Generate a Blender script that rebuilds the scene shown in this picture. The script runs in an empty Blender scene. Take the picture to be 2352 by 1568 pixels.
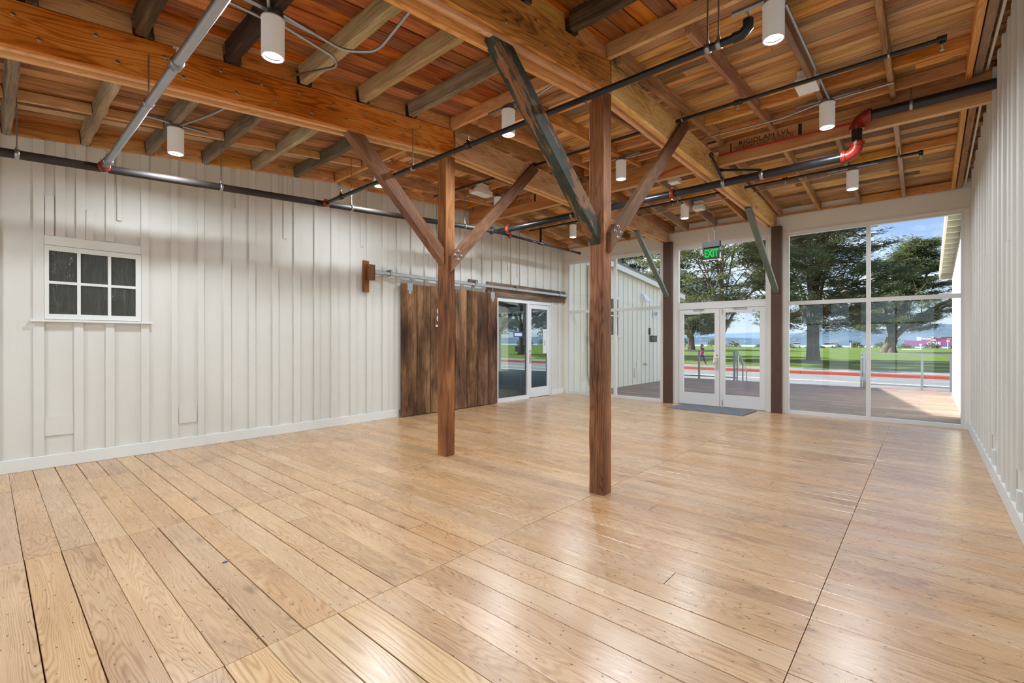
import bpy, bmesh, math, random
import numpy as np
from mathutils import Vector, Matrix

random.seed(7)
S = bpy.context.scene
COL = S.collection

# ------------------------------------------------------------------ camera
cam_data = bpy.data.cameras.new('camera')
cam_data.sensor_width = 36.0
cam_data.lens = 16.404
cam_data.clip_start = 0.05
cam_data.clip_end = 9000
cam = bpy.data.objects.new('camera', cam_data)
COL.objects.link(cam)
cam.location = (0, 0, 1.42)
cam.rotation_euler = (math.radians(90 - 0.094), 0, math.radians(41.5336))
S.camera = cam

# ------------------------------------------------------------------ exposure
S.view_settings.view_transform = 'Standard'
S.view_settings.look = 'None'
S.view_settings.gamma = 1.0
S.view_settings.exposure = 0.32
S.view_settings.use_curve_mapping = False

# ------------------------------------------------------------------ sky and sun
SKY_STRENGTH = 1.0
SUN_STRENGTH = 12.0
LAMP_WATT = 28.0
W = bpy.data.worlds.new('sky')
S.world = W
W.use_nodes = True
_nt = W.node_tree
_nt.nodes.clear()
_out = _nt.nodes.new('ShaderNodeOutputWorld')
_bg = _nt.nodes.new('ShaderNodeBackground')
_tc = _nt.nodes.new('ShaderNodeTexCoord')
_sep = _nt.nodes.new('ShaderNodeSeparateXYZ')
_ramp = _nt.nodes.new('ShaderNodeValToRGB')
_nt.links.new(_tc.outputs['Generated'], _sep.inputs[0])
_nt.links.new(_sep.outputs['Z'], _ramp.inputs[0])
_e = _ramp.color_ramp.elements
_e[0].position = 0.0; _e[0].color = (0.72, 0.82, 0.95, 1)
_e[1].position = 0.9; _e[1].color = (0.10, 0.24, 0.62, 1)
_k = _e.new(0.12); _k.color = (0.45, 0.62, 0.92, 1)
_k = _e.new(0.30); _k.color = (0.20, 0.38, 0.80, 1)
_map = _nt.nodes.new('ShaderNodeMapping')
_map.inputs['Scale'].default_value = (1.0, 1.0, 3.2)
_map.inputs['Location'].default_value = (2.6, 0.7, 0.0)
_noi = _nt.nodes.new('ShaderNodeTexNoise')
_noi.inputs['Scale'].default_value = 2.3
_noi.inputs['Detail'].default_value = 7.0
_noi.inputs['Roughness'].default_value = 0.6
_cr = _nt.nodes.new('ShaderNodeValToRGB')
_cr.color_ramp.elements[0].position = 0.45
_cr.color_ramp.elements[1].position = 0.75
_mix = _nt.nodes.new('ShaderNodeMixRGB')
_mix.inputs[2].default_value = (1.85, 1.92, 2.0, 1)
_nt.links.new(_tc.outputs['Generated'], _map.inputs[0])
_nt.links.new(_map.outputs[0], _noi.inputs['Vector'])
_nt.links.new(_noi.outputs[0], _cr.inputs[0])
_nt.links.new(_cr.outputs[0], _mix.inputs[0])
_nt.links.new(_ramp.outputs[0], _mix.inputs[1])
_nt.links.new(_mix.outputs[0], _bg.inputs[0])
_bg.inputs[1].default_value = SKY_STRENGTH
_nt.links.new(_bg.outputs[0], _out.inputs[0])

sun_data = bpy.data.lights.new('sun', 'SUN')
sun_data.energy = SUN_STRENGTH
sun_data.angle = math.radians(0.6)
sun_data.color = (1.0, 0.95, 0.86)
sun = bpy.data.objects.new('sun', sun_data)
COL.objects.link(sun)
_d = Vector((1.75, 0.30, -1.0)).normalized()
sun.rotation_euler = _d.to_track_quat('-Z', 'Y').to_euler()
sun.location = (-30, -10, 40)

# ------------------------------------------------------------------ helpers
WM = {}

def tag(o, label=None, cat=None, group=None, kind=None):
    if label: o['label'] = label
    if cat: o['category'] = cat
    if group: o['group'] = group
    if kind: o['kind'] = kind
    return o

def place(o, world, parent=None):
    WM[o.name] = world.copy()
    if parent is not None:
        o.parent = parent
        o.matrix_basis = WM[parent.name].inverted() @ world
    else:
        o.matrix_basis = world
    return o

def thing(name, label, cat, loc=(0, 0, 0), group=None, kind=None):
    o = bpy.data.objects.new(name, None)
    o.empty_display_size = 0.1
    COL.objects.link(o)
    place(o, Matrix.Translation(loc))
    return tag(o, label, cat, group, kind)

def mesh_obj(name, me, world, parent=None):
    o = bpy.data.objects.new(name, me)
    COL.objects.link(o)
    return place(o, world, parent)

def setmats(me, mats):
    if not isinstance(mats, (list, tuple)): mats = [mats]
    for m in mats: me.materials.append(m)

class MB:
    """collects geometry in world coordinates and links it as one mesh"""
    def __init__(self):
        self.v = []; self.f = []; self.mi = []; self.sm = []; self.cur = 0
    def add(self, vs, fs, smooth=False):
        b = len(self.v)
        self.v += [tuple(p) for p in vs]
        for f in fs:
            self.f.append(tuple(i + b for i in f)); self.mi.append(self.cur); self.sm.append(smooth)
        return self
    def box(self, x0, x1, y0, y1, z0, z1):
        vs = [(x0,y0,z0),(x1,y0,z0),(x1,y1,z0),(x0,y1,z0),(x0,y0,z1),(x1,y0,z1),(x1,y1,z1),(x0,y1,z1)]
        fs = [(0,3,2,1),(4,5,6,7),(0,1,5,4),(1,2,6,5),(2,3,7,6),(3,0,4,7)]
        return self.add(vs, fs)
    def obox(self, M, lx, ly, lz):
        vs = []
        for z in (-lz/2, lz/2):
            for (x, y) in ((-lx/2,-ly/2),(lx/2,-ly/2),(lx/2,ly/2),(-lx/2,ly/2)):
                vs.append(M @ Vector((x, y, z)))
        fs = [(0,3,2,1),(4,5,6,7),(0,1,5,4),(1,2,6,5),(2,3,7,6),(3,0,4,7)]
        return self.add(vs, fs)
    def prism(self, poly, axis, a, b):
        """poly: 2D points (counter-clockwise); extruded along axis from a to b"""
        def P(p, t):
            if axis == 'x': return (t, p[0], p[1])
            if axis == 'y': return (p[0], t, p[1])
            return (p[0], p[1], t)
        n = len(poly)
        vs = [P(p, a) for p in poly] + [P(p, b) for p in poly]
        fs = [tuple(range(n - 1, -1, -1)), tuple(range(n, 2 * n))]
        for i in range(n):
            j = (i + 1) % n
            fs.append((i, j, n + j, n + i))
        return self.add(vs, fs)
    def tube(self, pts, r, n=10, caps=True):
        pts = [Vector(p) for p in pts]
        rs = r if isinstance(r, (list, tuple)) else [r] * len(pts)
        vs = []; fs = []
        up = None
        for i, p in enumerate(pts):
            if i == 0: t = pts[1] - pts[0]
            elif i == len(pts) - 1: t = pts[-1] - pts[-2]
            else: t = (pts[i+1] - p).normalized() + (p - pts[i-1]).normalized()
            t.normalize()
            if up is None:
                up = Vector((0,0,1)) if abs(t.z) < 0.9 else Vector((1,0,0))
            s = t.cross(up)
            if s.length < 1e-5: s = t.orthogonal()
            s.normalize(); up = s.cross(t).normalized()
            for k in range(n):
                a = 2 * math.pi * k / n
                vs.append(p + (s * math.cos(a) + up * math.sin(a)) * rs[i])
        for i in range(len(pts) - 1):
            for k in range(n):
                k2 = (k + 1) % n
                fs.append((i*n+k, i*n+k2, (i+1)*n+k2, (i+1)*n+k))
        self.add(vs, fs, True)
        if caps:
            m = len(pts) - 1
            self.add(vs[:n], [tuple(range(n-1, -1, -1))])
            self.add(vs[m*n:], [tuple(range(n))])
        return self
    def lathe(self, prof, n=24, M=None, smooth=True):
        """prof: (radius, z) list, around local z"""
        M = M or Matrix.Identity(4)
        vs = []; fs = []
        for (r, z) in prof:
            for k in range(n):
                a = 2 * math.pi * k / n
                vs.append(M @ Vector((r * math.cos(a), r * math.sin(a), z)))
        for i in range(len(prof) - 1):
            for k in range(n):
                k2 = (k + 1) % n
                fs.append((i*n+k, i*n+k2, (i+1)*n+k2, (i+1)*n+k))
        return self.add(vs, fs, smooth)
    def disc(self, c, r, M=None, n=24, flip=False):
        M = M or Matrix.Identity(4)
        vs = [M @ (Vector(c) + Vector((r*math.cos(2*math.pi*k/n), r*math.sin(2*math.pi*k/n), 0))) for k in range(n)]
        f = tuple(range(n))
        return self.add(vs, [f[::-1] if flip else f])
    def ellipsoid(self, c, rx, ry, rz, nu=10, nv=6, jit=0.0):
        vs = []; fs = []
        for i in range(nv + 1):
            ph = -math.pi/2 + math.pi * i / nv
            for k in range(nu):
                a = 2 * math.pi * k / nu
                j = 1 + random.uniform(-jit, jit)
                vs.append((c[0] + rx*j*math.cos(ph)*math.cos(a), c[1] + ry*j*math.cos(ph)*math.sin(a), c[2] + rz*j*math.sin(ph)))
        for i in range(nv):
            for k in range(nu):
                k2 = (k + 1) % nu
                fs.append((i*nu+k, i*nu+k2, (i+1)*nu+k2, (i+1)*nu+k))
        return self.add(vs, fs, True)
    def build(self, name, mats, parent=None, at=None):
        at = Vector(at) if at is not None else (WM[parent.name].translation.copy() if parent is not None else Vector((0,0,0)))
        me = bpy.data.meshes.new(name)
        me.from_pydata([tuple(Vector(p) - at) for p in self.v], [], self.f)
        setmats(me, mats)
        me.polygons.foreach_set('material_index', self.mi)
        me.polygons.foreach_set('use_smooth', self.sm)
        me.update()
        return mesh_obj(name, me, Matrix.Translation(at), parent)

_cache = {}
def bar_mesh(lx, ly, lz, ch, mat):
    """a bar with its length on local x, its four long edges chamfered (28 triangles), shared between alike pieces"""
    key = (round(lx, 3), round(ly, 3), round(lz, 3), ch, mat.name)
    if key in _cache: return _cache[key]
    me = bpy.data.meshes.new('bar')
    y, z = ly / 2, lz / 2
    c = min(ch, y * 0.45, z * 0.45)
    ring = [(-y+c,-z),(y-c,-z),(y,-z+c),(y,z-c),(y-c,z),(-y+c,z),(-y,z-c),(-y,-z+c)]
    vs = [(-lx/2, a, b) for a, b in ring] + [(lx/2, a, b) for a, b in ring]
    fs = [tuple(range(7, -1, -1)), tuple(range(8, 16))] + [(i, (i+1) % 8, 8 + (i+1) % 8, 8 + i) for i in range(8)]
    me.from_pydata(vs, [], fs)
    me.materials.append(mat); me.update()
    _cache[key] = me
    return me

def rough_mesh(L, w, h, mat, amp, seg, seed):
    """an old sawn timber: edges wander and are knocked off along its length"""
    rng = random.Random(seed)
    me = bpy.data.meshes.new('timber')
    vs = []; fs = []
    for i in range(seg + 1):
        x = -L/2 + L * i / seg
        y, z = w/2, h/2
        def j(a=1.0): return rng.uniform(-amp, amp) * a
        c = [amp * rng.uniform(0.6, 2.6) for _ in range(4)]
        e = j(0.5); g = j(0.5)
        ring = [(-y+c[0], -z), (y-c[1], -z), (y, -z+c[1]), (y, z-c[2]*.5), (y-c[2]*.5, z), (-y+c[3]*.5, z), (-y, z-c[3]*.5), (-y, -z+c[0])]
        for a, b in ring: vs.append((x, a + j(0.4) + e, b + (j(0.5) if b < 0 else 0) + (g if b < 0 else 0)))
    for i in range(seg):
        for k in range(8):
            k2 = (k + 1) % 8
            fs.append((i*8+k, i*8+k2, (i+1)*8+k2, (i+1)*8+k))
    fs.append(tuple(range(7, -1, -1))); fs.append(tuple(range(seg*8, seg*8+8)))
    me.from_pydata(vs, [], fs); me.materials.append(mat); me.update()
    return me

def frame_x(p0, p1, up=Vector((0,0,1))):
    p0 = Vector(p0); p1 = Vector(p1)
    x = (p1 - p0).normalized()
    y = up.cross(x)
    if y.length < 1e-4: y = Vector((0,1,0)) if abs(x.y) < .9 else Vector((1,0,0))
    y.normalize(); z = x.cross(y)
    M = Matrix((x, y, z)).transposed().to_4x4()
    M.translation = (p0 + p1) / 2
    return M, (p1 - p0).length

def timber(name, p0, p1, w, h, mat, parent=None, amp=0.0, seg=14, ch=0.004, up=Vector((0,0,1))):
    """a bar from p0 to p1 (centre line); w across, h upright"""
    M, L = frame_x(p0, p1, up)
    me = bar_mesh(L, w, h, ch, mat) if amp == 0 else rough_mesh(L, w, h, mat, amp, seg, len(WM))
    return mesh_obj(name, me, M, parent)

def text(name, s, size, M, mat, parent=None, extrude=0.001, align='CENTER', bold=0.0, sx=1.0):
    cu = bpy.data.curves.new('txt', 'FONT')
    cu.body = s; cu.size = size; cu.extrude = extrude; cu.align_x = align; cu.align_y = 'CENTER'; cu.offset = bold
    cu.resolution_u = 3
    tmp = bpy.data.objects.new('txt', cu)
    COL.objects.link(tmp)
    dg = bpy.context.evaluated_depsgraph_get()
    me = bpy.data.meshes.new_from_object(tmp.evaluated_get(dg))
    bpy.data.objects.remove(tmp); bpy.data.curves.remove(cu)
    me.name = name
    if sx != 1.0: me.transform(Matrix.Diagonal((sx, 1, 1, 1)))
    me.materials.clear(); me.materials.append(mat)
    return mesh_obj(name, me, M, parent)

def face_M(loc, right, up):
    r = Vector(right).normalized(); u = Vector(up).normalized(); n = r.cross(u)
    M = Matrix((r, u, n)).transposed().to_4x4(); M.translation = Vector(loc)
    return M

# ------------------------------------------------------------------ materials
class NT:
    def __init__(self, name):
        self.m = bpy.data.materials.new(name); self.m.use_nodes = True
        self.t = self.m.node_tree; self.t.nodes.clear()
        self.out = self.t.nodes.new('ShaderNodeOutputMaterial')
    def n(self, ty, ins=None, **props):
        nd = self.t.nodes.new(ty)
        for k, v in props.items(): setattr(nd, k, v)
        for k, v in (ins or {}).items():
            if isinstance(v, bpy.types.NodeSocket): self.t.links.new(v, nd.inputs[k])
            else: nd.inputs[k].default_value = v
        return nd
    def math(self, op, a, b=0.0, c=0.0, clamp=False):
        return self.n('ShaderNodeMath', {0: a, 1: b, 2: c}, operation=op, use_clamp=clamp).outputs[0]
    def vmul(self, v, s):
        return self.n('ShaderNodeVectorMath', {0: v, 1: s}, operation='MULTIPLY').outputs[0]
    def vadd(self, v, s):
        return self.n('ShaderNodeVectorMath', {0: v, 1: s}, operation='ADD').outputs[0]
    def noise(self, v, scale=1.0, detail=2.0, rough=0.5, dist=0.0):
        return self.n('ShaderNodeTexNoise', {'Vector': v, 'Scale': scale, 'Detail': detail, 'Roughness': rough, 'Distortion': dist}).outputs[0]
    def ramp(self, f, stops):
        nd = self.n('ShaderNodeValToRGB', {0: f})
        e = nd.color_ramp.elements
        while len(e) > 1: e.remove(e[-1])
        e[0].position = stops[0][0]; e[0].color = tuple(stops[0][1]) + (1,)
        for p, c in stops[1:]:
            k = e.new(p); k.color = tuple(c) + (1,)
        return nd.outputs[0]
    def step(self, f, lo, hi):
        return self.n('ShaderNodeMapRange', {0: f, 1: lo, 2: hi, 3: 0.0, 4: 1.0}).outputs[0]
    def mix(self, f, a, b, mode='MIX'):
        def c(v): return v if isinstance(v, bpy.types.NodeSocket) else tuple(v) + (1,)
        return self.n('ShaderNodeMixRGB', {0: f, 1: c(a), 2: c(b)}, blend_type=mode).outputs[0]
    def rnd(self):
        oi = self.n('ShaderNodeObjectInfo').outputs['Random']
        gi = self.n('ShaderNodeNewGeometry').outputs['Random Per Island']
        return self.math('FRACT', self.math('MULTIPLY', self.math('ADD', oi, gi), 1.618))
    def coords(self, shift=True):
        tc = self.n('ShaderNodeTexCoord').outputs['Object']
        if not shift: return tc
        r = self.rnd()
        off = self.n('ShaderNodeCombineXYZ', {0: self.math('MULTIPLY', r, 53.0), 1: self.math('MULTIPLY', r, 31.0), 2: self.math('MULTIPLY', r, 17.0)}).outputs[0]
        return self.vadd(tc, off)
    def surf(self, col, rough=0.5, metal=0.0, bump=None, bstr=0.2, bdist=0.01, spec=0.5, coat=0.0, extra=None):
        ins = {'Roughness': rough, 'Metallic': metal, 'Specular IOR Level': spec, 'IOR': 1.72 if spec > 0.85 else 1.5}
        ins['Base Color'] = col if isinstance(col, bpy.types.NodeSocket) else tuple(col) + (1,)
        if coat: ins['Coat Weight'] = coat; ins['Coat Roughness'] = 0.17; ins['Coat IOR'] = 1.6
        if bump is not None:
            ins['Normal'] = self.n('ShaderNodeBump', {'Strength': bstr, 'Distance': bdist, 'Height': bump}).outputs[0]
        if extra: ins.update(extra)
        p = self.n('ShaderNodeBsdfPrincipled', ins)
        self.t.links.new(p.outputs[0], self.out.inputs[0])
        return self.m

def srgb(r, g, b):
    def f(c):
        c /= 255.0
        return c / 12.92 if c <= 0.04045 else ((c + 0.055) / 1.055) ** 2.4
    return (f(r), f(g), f(b))

def wood(name, dark, mid, light, rough=0.5, coat=0.0, var=0.3, huev=0.02, satv=0.22, rings=1.0, fibre=1.0, blotch=1.0, knots=0.5, nails=0.0, bstr=0.25, ringk=1.0, saw=0.0, odd=None, spec=0.4, stain=None):
    t = NT(name)
    P = t.coords()
    r = t.rnd()
    n1 = t.noise(t.vmul(P, (0.55, 4.5, 4.5)), 1.0, 2.5, 0.5)
    sx = t.n('ShaderNodeSeparateXYZ', {0: P})
    ph = t.math('ADD', t.math('MULTIPLY', sx.outputs[1], 70.0 * ringk), t.math('ADD', t.math('MULTIPLY', sx.outputs[2], 40.0), t.math('MULTIPLY', n1, 46.0 * ringk)))
    rg = t.math('MULTIPLY_ADD', t.math('SINE', ph), 0.5, 0.5)
    rg = t.math('POWER', rg, 2.2)
    fb = t.noise(t.vmul(P, (2.2, 85.0, 85.0)), 1.0, 3.0, 0.6)
    bl = t.noise(t.vmul(P, (0.9, 3.0, 3.0)), 1.0, 3.0, 0.55)
    f = t.math('ADD', t.math('MULTIPLY', t.math('SUBTRACT', rg, 0.45), -0.30 * rings),
        t.math('ADD', t.math('MULTIPLY', t.math('SUBTRACT', fb, 0.5), 0.75 * fibre), t.math('MULTIPLY', t.math('SUBTRACT', bl, 0.5), 1.1 * blotch)))
    f = t.math('ADD', f, 0.5)
    col = t.ramp(f, [(0.12, dark), (0.5, mid), (0.88, light)])
    if odd:
        col = t.mix(t.step(r, odd[1], odd[1] + 0.02), col, t.mix(0.5, col, odd[0]))
    val = t.math('MULTIPLY_ADD', t.math('FRACT', t.math('MULTIPLY', r, 7.31)), var, 1.0 - var * 0.55)
    hue = t.math('MULTIPLY_ADD', t.math('FRACT', t.math('MULTIPLY', r, 13.7)), huev, 0.5 - huev / 2)
    sat = t.math('MULTIPLY_ADD', t.math('FRACT', t.math('MULTIPLY', r, 3.77)), satv, 1.0 - satv * 0.55)
    col = t.n('ShaderNodeHueSaturation', {'Hue': hue, 'Saturation': sat, 'Value': val, 'Color': col}).outputs[0]
    if knots:
        vk = t.n('ShaderNodeTexVoronoi', {'Vector': t.vadd(t.vmul(P, (1.3, 4.2, 4.2)), (0.3, 0.2, 0.1)), 'Scale': 1.0}, feature='F1').outputs['Distance']
        km = t.math('SUBTRACT', 1.0, t.step(vk, 0.03, 0.12))
        col = t.mix(t.math('MULTIPLY', km, knots), col, (dark[0] * 0.42, dark[1] * 0.33, dark[2] * 0.28))
    if nails:
        vn = t.n('ShaderNodeTexVoronoi', {'Vector': t.vmul(P, (8.0, 12.0, 1.0)), 'Scale': 1.0, 'Randomness': 1.0}, feature='F1', voronoi_dimensions='2D')
        pick = t.n('ShaderNodeSeparateColor', {0: vn.outputs['Color']}).outputs[0]
        nm = t.math('MULTIPLY', t.math('SUBTRACT', 1.0, t.step(vn.outputs['Distance'], 0.04, 0.062)), t.step(pick, 0.35, 0.5))
        col = t.mix(t.math('MULTIPLY', nm, nails), col, (0.035, 0.03, 0.028))
    if stain:
        sn = t.noise(t.vmul(P, (0.9, 1.6, 1.6)), 2.2, 5.0, 0.65)
        col = t.mix(t.math('MULTIPLY', t.step(sn, 0.58, 0.72), stain[1]), col, stain[0])
    h = t.math('ADD', t.math('MULTIPLY', fb, 0.6), t.math('MULTIPLY', rg, -0.2))
    if saw:
        sw = t.math('SINE', t.math('ADD', t.math('MULTIPLY', sx.outputs[0], 420.0), t.math('MULTIPLY', bl, 30.0)))
        h = t.math('ADD', h, t.math('MULTIPLY', sw, saw))
    rr = t.math('MULTIPLY_ADD', fb, 0.14, rough - 0.07)
    return t.surf(col, rr, bump=h, bstr=bstr, bdist=0.004, spec=spec, coat=coat)

M = {}
M['floor'] = wood('floor pine', srgb(140,96,58), srgb(198,155,110), srgb(224,190,148), rough=0.28, var=0.16, huev=0.005, satv=0.12, rings=0.8, fibre=0.5, blotch=0.6, knots=0.6, nails=0.95, bstr=0.10, ringk=5.5, spec=0.9, stain=(srgb(120,78,44), 0.35))
M['floor_new'] = wood('newer pale floor pine', srgb(152,106,60), srgb(208,166,114), srgb(230,198,152), rough=0.28, var=0.16, huev=0.005, satv=0.12, rings=1.0, fibre=0.3, blotch=0.4, knots=0.45, nails=0.25, bstr=0.10, ringk=3.0, spec=0.9, stain=None)
M['deck_near'] = wood('stained near roof boards', srgb(66,36,18), srgb(168,98,46), srgb(212,142,80), rough=0.55, var=0.85, huev=0.02, rings=0.5, fibre=0.8, blotch=0.9, knots=0.6, bstr=0.25, odd=(srgb(60,34,18), 0.80), spec=0.3)
M['deck_left'] = wood('weathered left roof boards', srgb(74,48,30), srgb(164,110,64), srgb(212,158,106), rough=0.6, var=0.6, huev=0.02, rings=0.4, fibre=0.9, blotch=1.0, knots=0.4, bstr=0.3, odd=(srgb(190,172,150), 0.72), spec=0.25, stain=(srgb(70,44,26), 0.5))
M['deck_far'] = wood('stained far roof boards', srgb(90,60,34), srgb(196,142,84), srgb(236,194,136), rough=0.55, var=0.85, huev=0.02, rings=0.6, fibre=0.8, blotch=1.0, knots=0.7, bstr=0.25, odd=(srgb(84,62,46), 0.74), spec=0.3)
M['joist_grey'] = wood('weathered grey joist', srgb(84,72,56), srgb(148,130,104), srgb(192,176,146), rough=0.8, var=0.5, rings=0.25, fibre=1.3, blotch=0.9, knots=0.25, bstr=0.6, saw=0.15, odd=(srgb(60,48,38), 0.62), spec=0.2)
M['joist_dark'] = wood('blackened joist', srgb(34,27,22), srgb(74,58,44), srgb(120,98,76), rough=0.75, var=0.4, rings=0.3, fibre=1.2, blotch=0.9, knots=0.3, bstr=0.6, saw=0.2, spec=0.25)
M['joist_tan'] = wood('tan rough-sawn joist', srgb(110,92,56), srgb(182,160,110), srgb(218,200,152), rough=0.8, var=0.12, rings=0.2, fibre=1.3, blotch=0.9, knots=0.2, bstr=0.7, saw=0.2, spec=0.2)
M['joist_new'] = wood('new fir joist', srgb(176,118,62), srgb(214,158,98), srgb(236,190,132), rough=0.55, var=0.2, rings=0.8, fibre=0.6, blotch=0.5, knots=0.7, bstr=0.15, spec=0.3, ringk=3.0)
M['rafter'] = wood('brown rafter', srgb(92,60,36), srgb(176,122,76), srgb(222,174,122), rough=0.65, var=0.5, rings=0.4, fibre=1.0, blotch=0.9, knots=0.4, bstr=0.4, saw=0.2, odd=(srgb(150,140,132), 0.8), spec=0.25, ringk=2.5)
M['block'] = wood('fir blocking', srgb(140,86,42), srgb(202,140,78), srgb(236,184,120), rough=0.6, var=0.3, rings=0.6, fibre=0.7, blotch=0.7, knots=0.6, bstr=0.2, spec=0.3, ringk=3.0)
M['beam_old'] = wood('oiled old beam face', srgb(112,64,26), srgb(190,118,50), srgb(226,162,88), rough=0.5, var=0.1, rings=0.9, fibre=0.7, blotch=1.3, knots=0.5, bstr=0.25, ringk=3.0, spec=0.35, stain=(srgb(70,40,18), 0.55))
M['beam_far'] = wood('pale fir beam face', srgb(140,94,50), srgb(210,160,98), srgb(236,194,136), rough=0.6, var=0.15, rings=0.8, fibre=0.7, blotch=1.0, knots=0.8, bstr=0.2, spec=0.3, stain=(srgb(96,64,40), 0.22), ringk=3.0)
M['ply'] = wood('new beam ply', srgb(186,130,70), srgb(226,172,108), srgb(242,200,144), rough=0.55, var=0.18, rings=0.7, fibre=0.6, blotch=0.4, knots=0.3, bstr=0.12, spec=0.3, ringk=3.0)
M['lvl'] = wood('laminated beam', srgb(150,94,40), srgb(206,140,70), srgb(228,172,102), rough=0.5, var=0.05, rings=0.5, fibre=0.5, blotch=0.9, knots=0.35, bstr=0.1, ringk=0.7, spec=0.35)
M['lvl_edge'] = wood('laminated beam edge', srgb(150,100,58), srgb(216,164,108), srgb(236,192,140), rough=0.6, var=0.1, rings=0.2, fibre=1.6, blotch=0.3, knots=0.0, bstr=0.2, spec=0.3)
M['post'] = wood('oiled red-brown post', srgb(60,30,12), srgb(134,76,34), srgb(182,116,58), rough=0.5, var=0.1, rings=0.6, fibre=1.1, blotch=1.4, knots=0.4, bstr=0.4, ringk=3.0, spec=0.35, stain=(srgb(44,28,20), 0.5))
M['brace'] = wood('brown knee brace', srgb(54,33,17), srgb(118,76,40), srgb(164,114,68), rough=0.6, var=0.2, rings=0.4, fibre=1.0, blotch=1.0, knots=0.4, bstr=0.35, spec=0.3, stain=(srgb(52,38,26), 0.4), ringk=2.5)
M['barn'] = wood('weathered barn door board', srgb(44,29,20), srgb(108,73,46), srgb(166,122,82), rough=0.75, var=0.35, rings=0.35, fibre=1.2, blotch=1.5, knots=0.6, bstr=0.5, saw=0.03, spec=0.2, stain=(srgb(56,40,30), 0.6), ringk=2.5)
M['header_old'] = wood('grey-brown header board', srgb(62,46,36), srgb(120,96,76), srgb(164,142,116), rough=0.8, var=0.25, rings=0.3, fibre=1.2, blotch=1.0, knots=0.5, bstr=0.5, spec=0.2)
M['ext_deck'] = wood('weathered outdoor decking', srgb(96,80,72), srgb(150,130,118), srgb(186,166,152), rough=0.7, var=0.3, rings=0.2, fibre=1.2, blotch=0.6, knots=0.0, bstr=0.3, spec=0.25)

def paint(name, col, rough=0.5, wob=0.06, bstr=0.12, scale=9.0, spec=0.4, dirt=0.0):
    t = NT(name)
    P = t.coords()
    n = t.noise(t.vmul(P, (1.0, 1.0, 1.0)), scale, 5.0, 0.6)
    b = t.noise(t.vmul(P, (0.3, 1.0, 1.0)), scale * 7, 4.0, 0.6)
    k = t.math('MULTIPLY_ADD', n, wob * 2, 1.0 - wob)
    c = t.n('ShaderNodeHueSaturation', {'Value': k, 'Color': tuple(col) + (1,)}).outputs[0]
    if dirt:
        c = t.mix(t.math('MULTIPLY', t.step(t.noise(P, 3.0, 6.0, 0.7), 0.6, 0.78), dirt), c, tuple(x * 0.45 for x in col))
    return t.surf(c, rough, bump=b, bstr=bstr, bdist=0.004, spec=spec)

M['white'] = paint('white wall paint', srgb(219,218,213), 0.5, 0.025, 0.18)
M['trim_white'] = paint('white trim paint', srgb(228,230,227), 0.42, 0.015, 0.08)
M['header'] = paint('warm white header panel', srgb(236,231,222), 0.55, 0.01, 0.03)
M['cream'] = paint('cream window trim', srgb(240,235,226), 0.45, 0.01, 0.03)
M['alum'] = paint('satin aluminium frame', srgb(222,222,221), 0.38, 0.01, 0.01, spec=0.5)
M['alum_white'] = paint('white aluminium door', srgb(230,232,236), 0.35, 0.01, 0.01, spec=0.5)
M['brown_paint'] = paint('dark brown painted post', srgb(84,60,50), 0.6, 0.12, 0.5, 14.0, dirt=0.4)
M['green_paint'] = paint('grey green painted brace', srgb(108,122,112), 0.5, 0.12, 0.3, 10.0, dirt=0.7)
M['bldg_white'] = paint('white exterior siding', srgb(226,224,212), 0.6, 0.03, 0.2)
M['bldg_side'] = paint('pale green-white exterior siding', srgb(228,226,212), 0.6, 0.03, 0.2)
M['roofing'] = paint('grey roofing', srgb(120,122,122), 0.8, 0.1, 0.3, 20)
M['dark'] = paint('black shadow gap', (0.012, 0.011, 0.010), 0.9, 0.0, 0.0)
M['sub'] = paint('dark subfloor', (0.03, 0.022, 0.016), 0.9, 0.1, 0.0)
M['room_dark'] = paint('dim grey plaster', srgb(120,124,122), 0.8, 0.05, 0.0)
M['room_floor'] = paint('grey concrete floor', srgb(128,134,132), 0.35, 0.05, 0.05)
M['lamp_white'] = paint('white powder coat', srgb(240,241,244), 0.4, 0.005, 0.01)
M['plastic_white'] = paint('white plastic', srgb(236,236,236), 0.4, 0.0, 0.0)
M['black'] = paint('black plastic', (0.015, 0.015, 0.016), 0.4, 0.0, 0.0)
M['red'] = paint('red enamel', srgb(146,42,24), 0.35, 0.05, 0.05)
M['red_tube'] = paint('red conduit', srgb(206,36,26), 0.4, 0.02, 0.0)
M['mat'] = None

def metal(name, col, rough, wob=0.1, m=1.0):
    t = NT(name)
    n = t.noise(t.coords(), 12.0, 4.0, 0.6)
    r = t.math('MULTIPLY_ADD', n, 0.2, rough - 0.1)
    c = t.n('ShaderNodeHueSaturation', {'Value': t.math('MULTIPLY_ADD', n, wob * 2, 1 - wob), 'Color': tuple(col) + (1,)}).outputs[0]
    return t.surf(c, r, m)
M['galv'] = metal('galvanised steel', (0.40, 0.41, 0.43), 0.40, 0.15)
M['galv_dark'] = metal('dull grey steel box', (0.30, 0.31, 0.32), 0.45, 0.2)
M['pipe_black'] = metal('black steel pipe', (0.016, 0.016, 0.017), 0.34, 0.2, 0.1)
M['pipe_brown'] = metal('dark brown steel pipe', (0.026, 0.019, 0.016), 0.6, 0.25, 0.0)
M['brass'] = metal('brass', (0.65, 0.48, 0.18), 0.3)
M['steel'] = metal('brushed steel', (0.62, 0.60, 0.56), 0.3)
M['bronze'] = metal('satin nickel handle', (0.50, 0.46, 0.38), 0.35)

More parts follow.
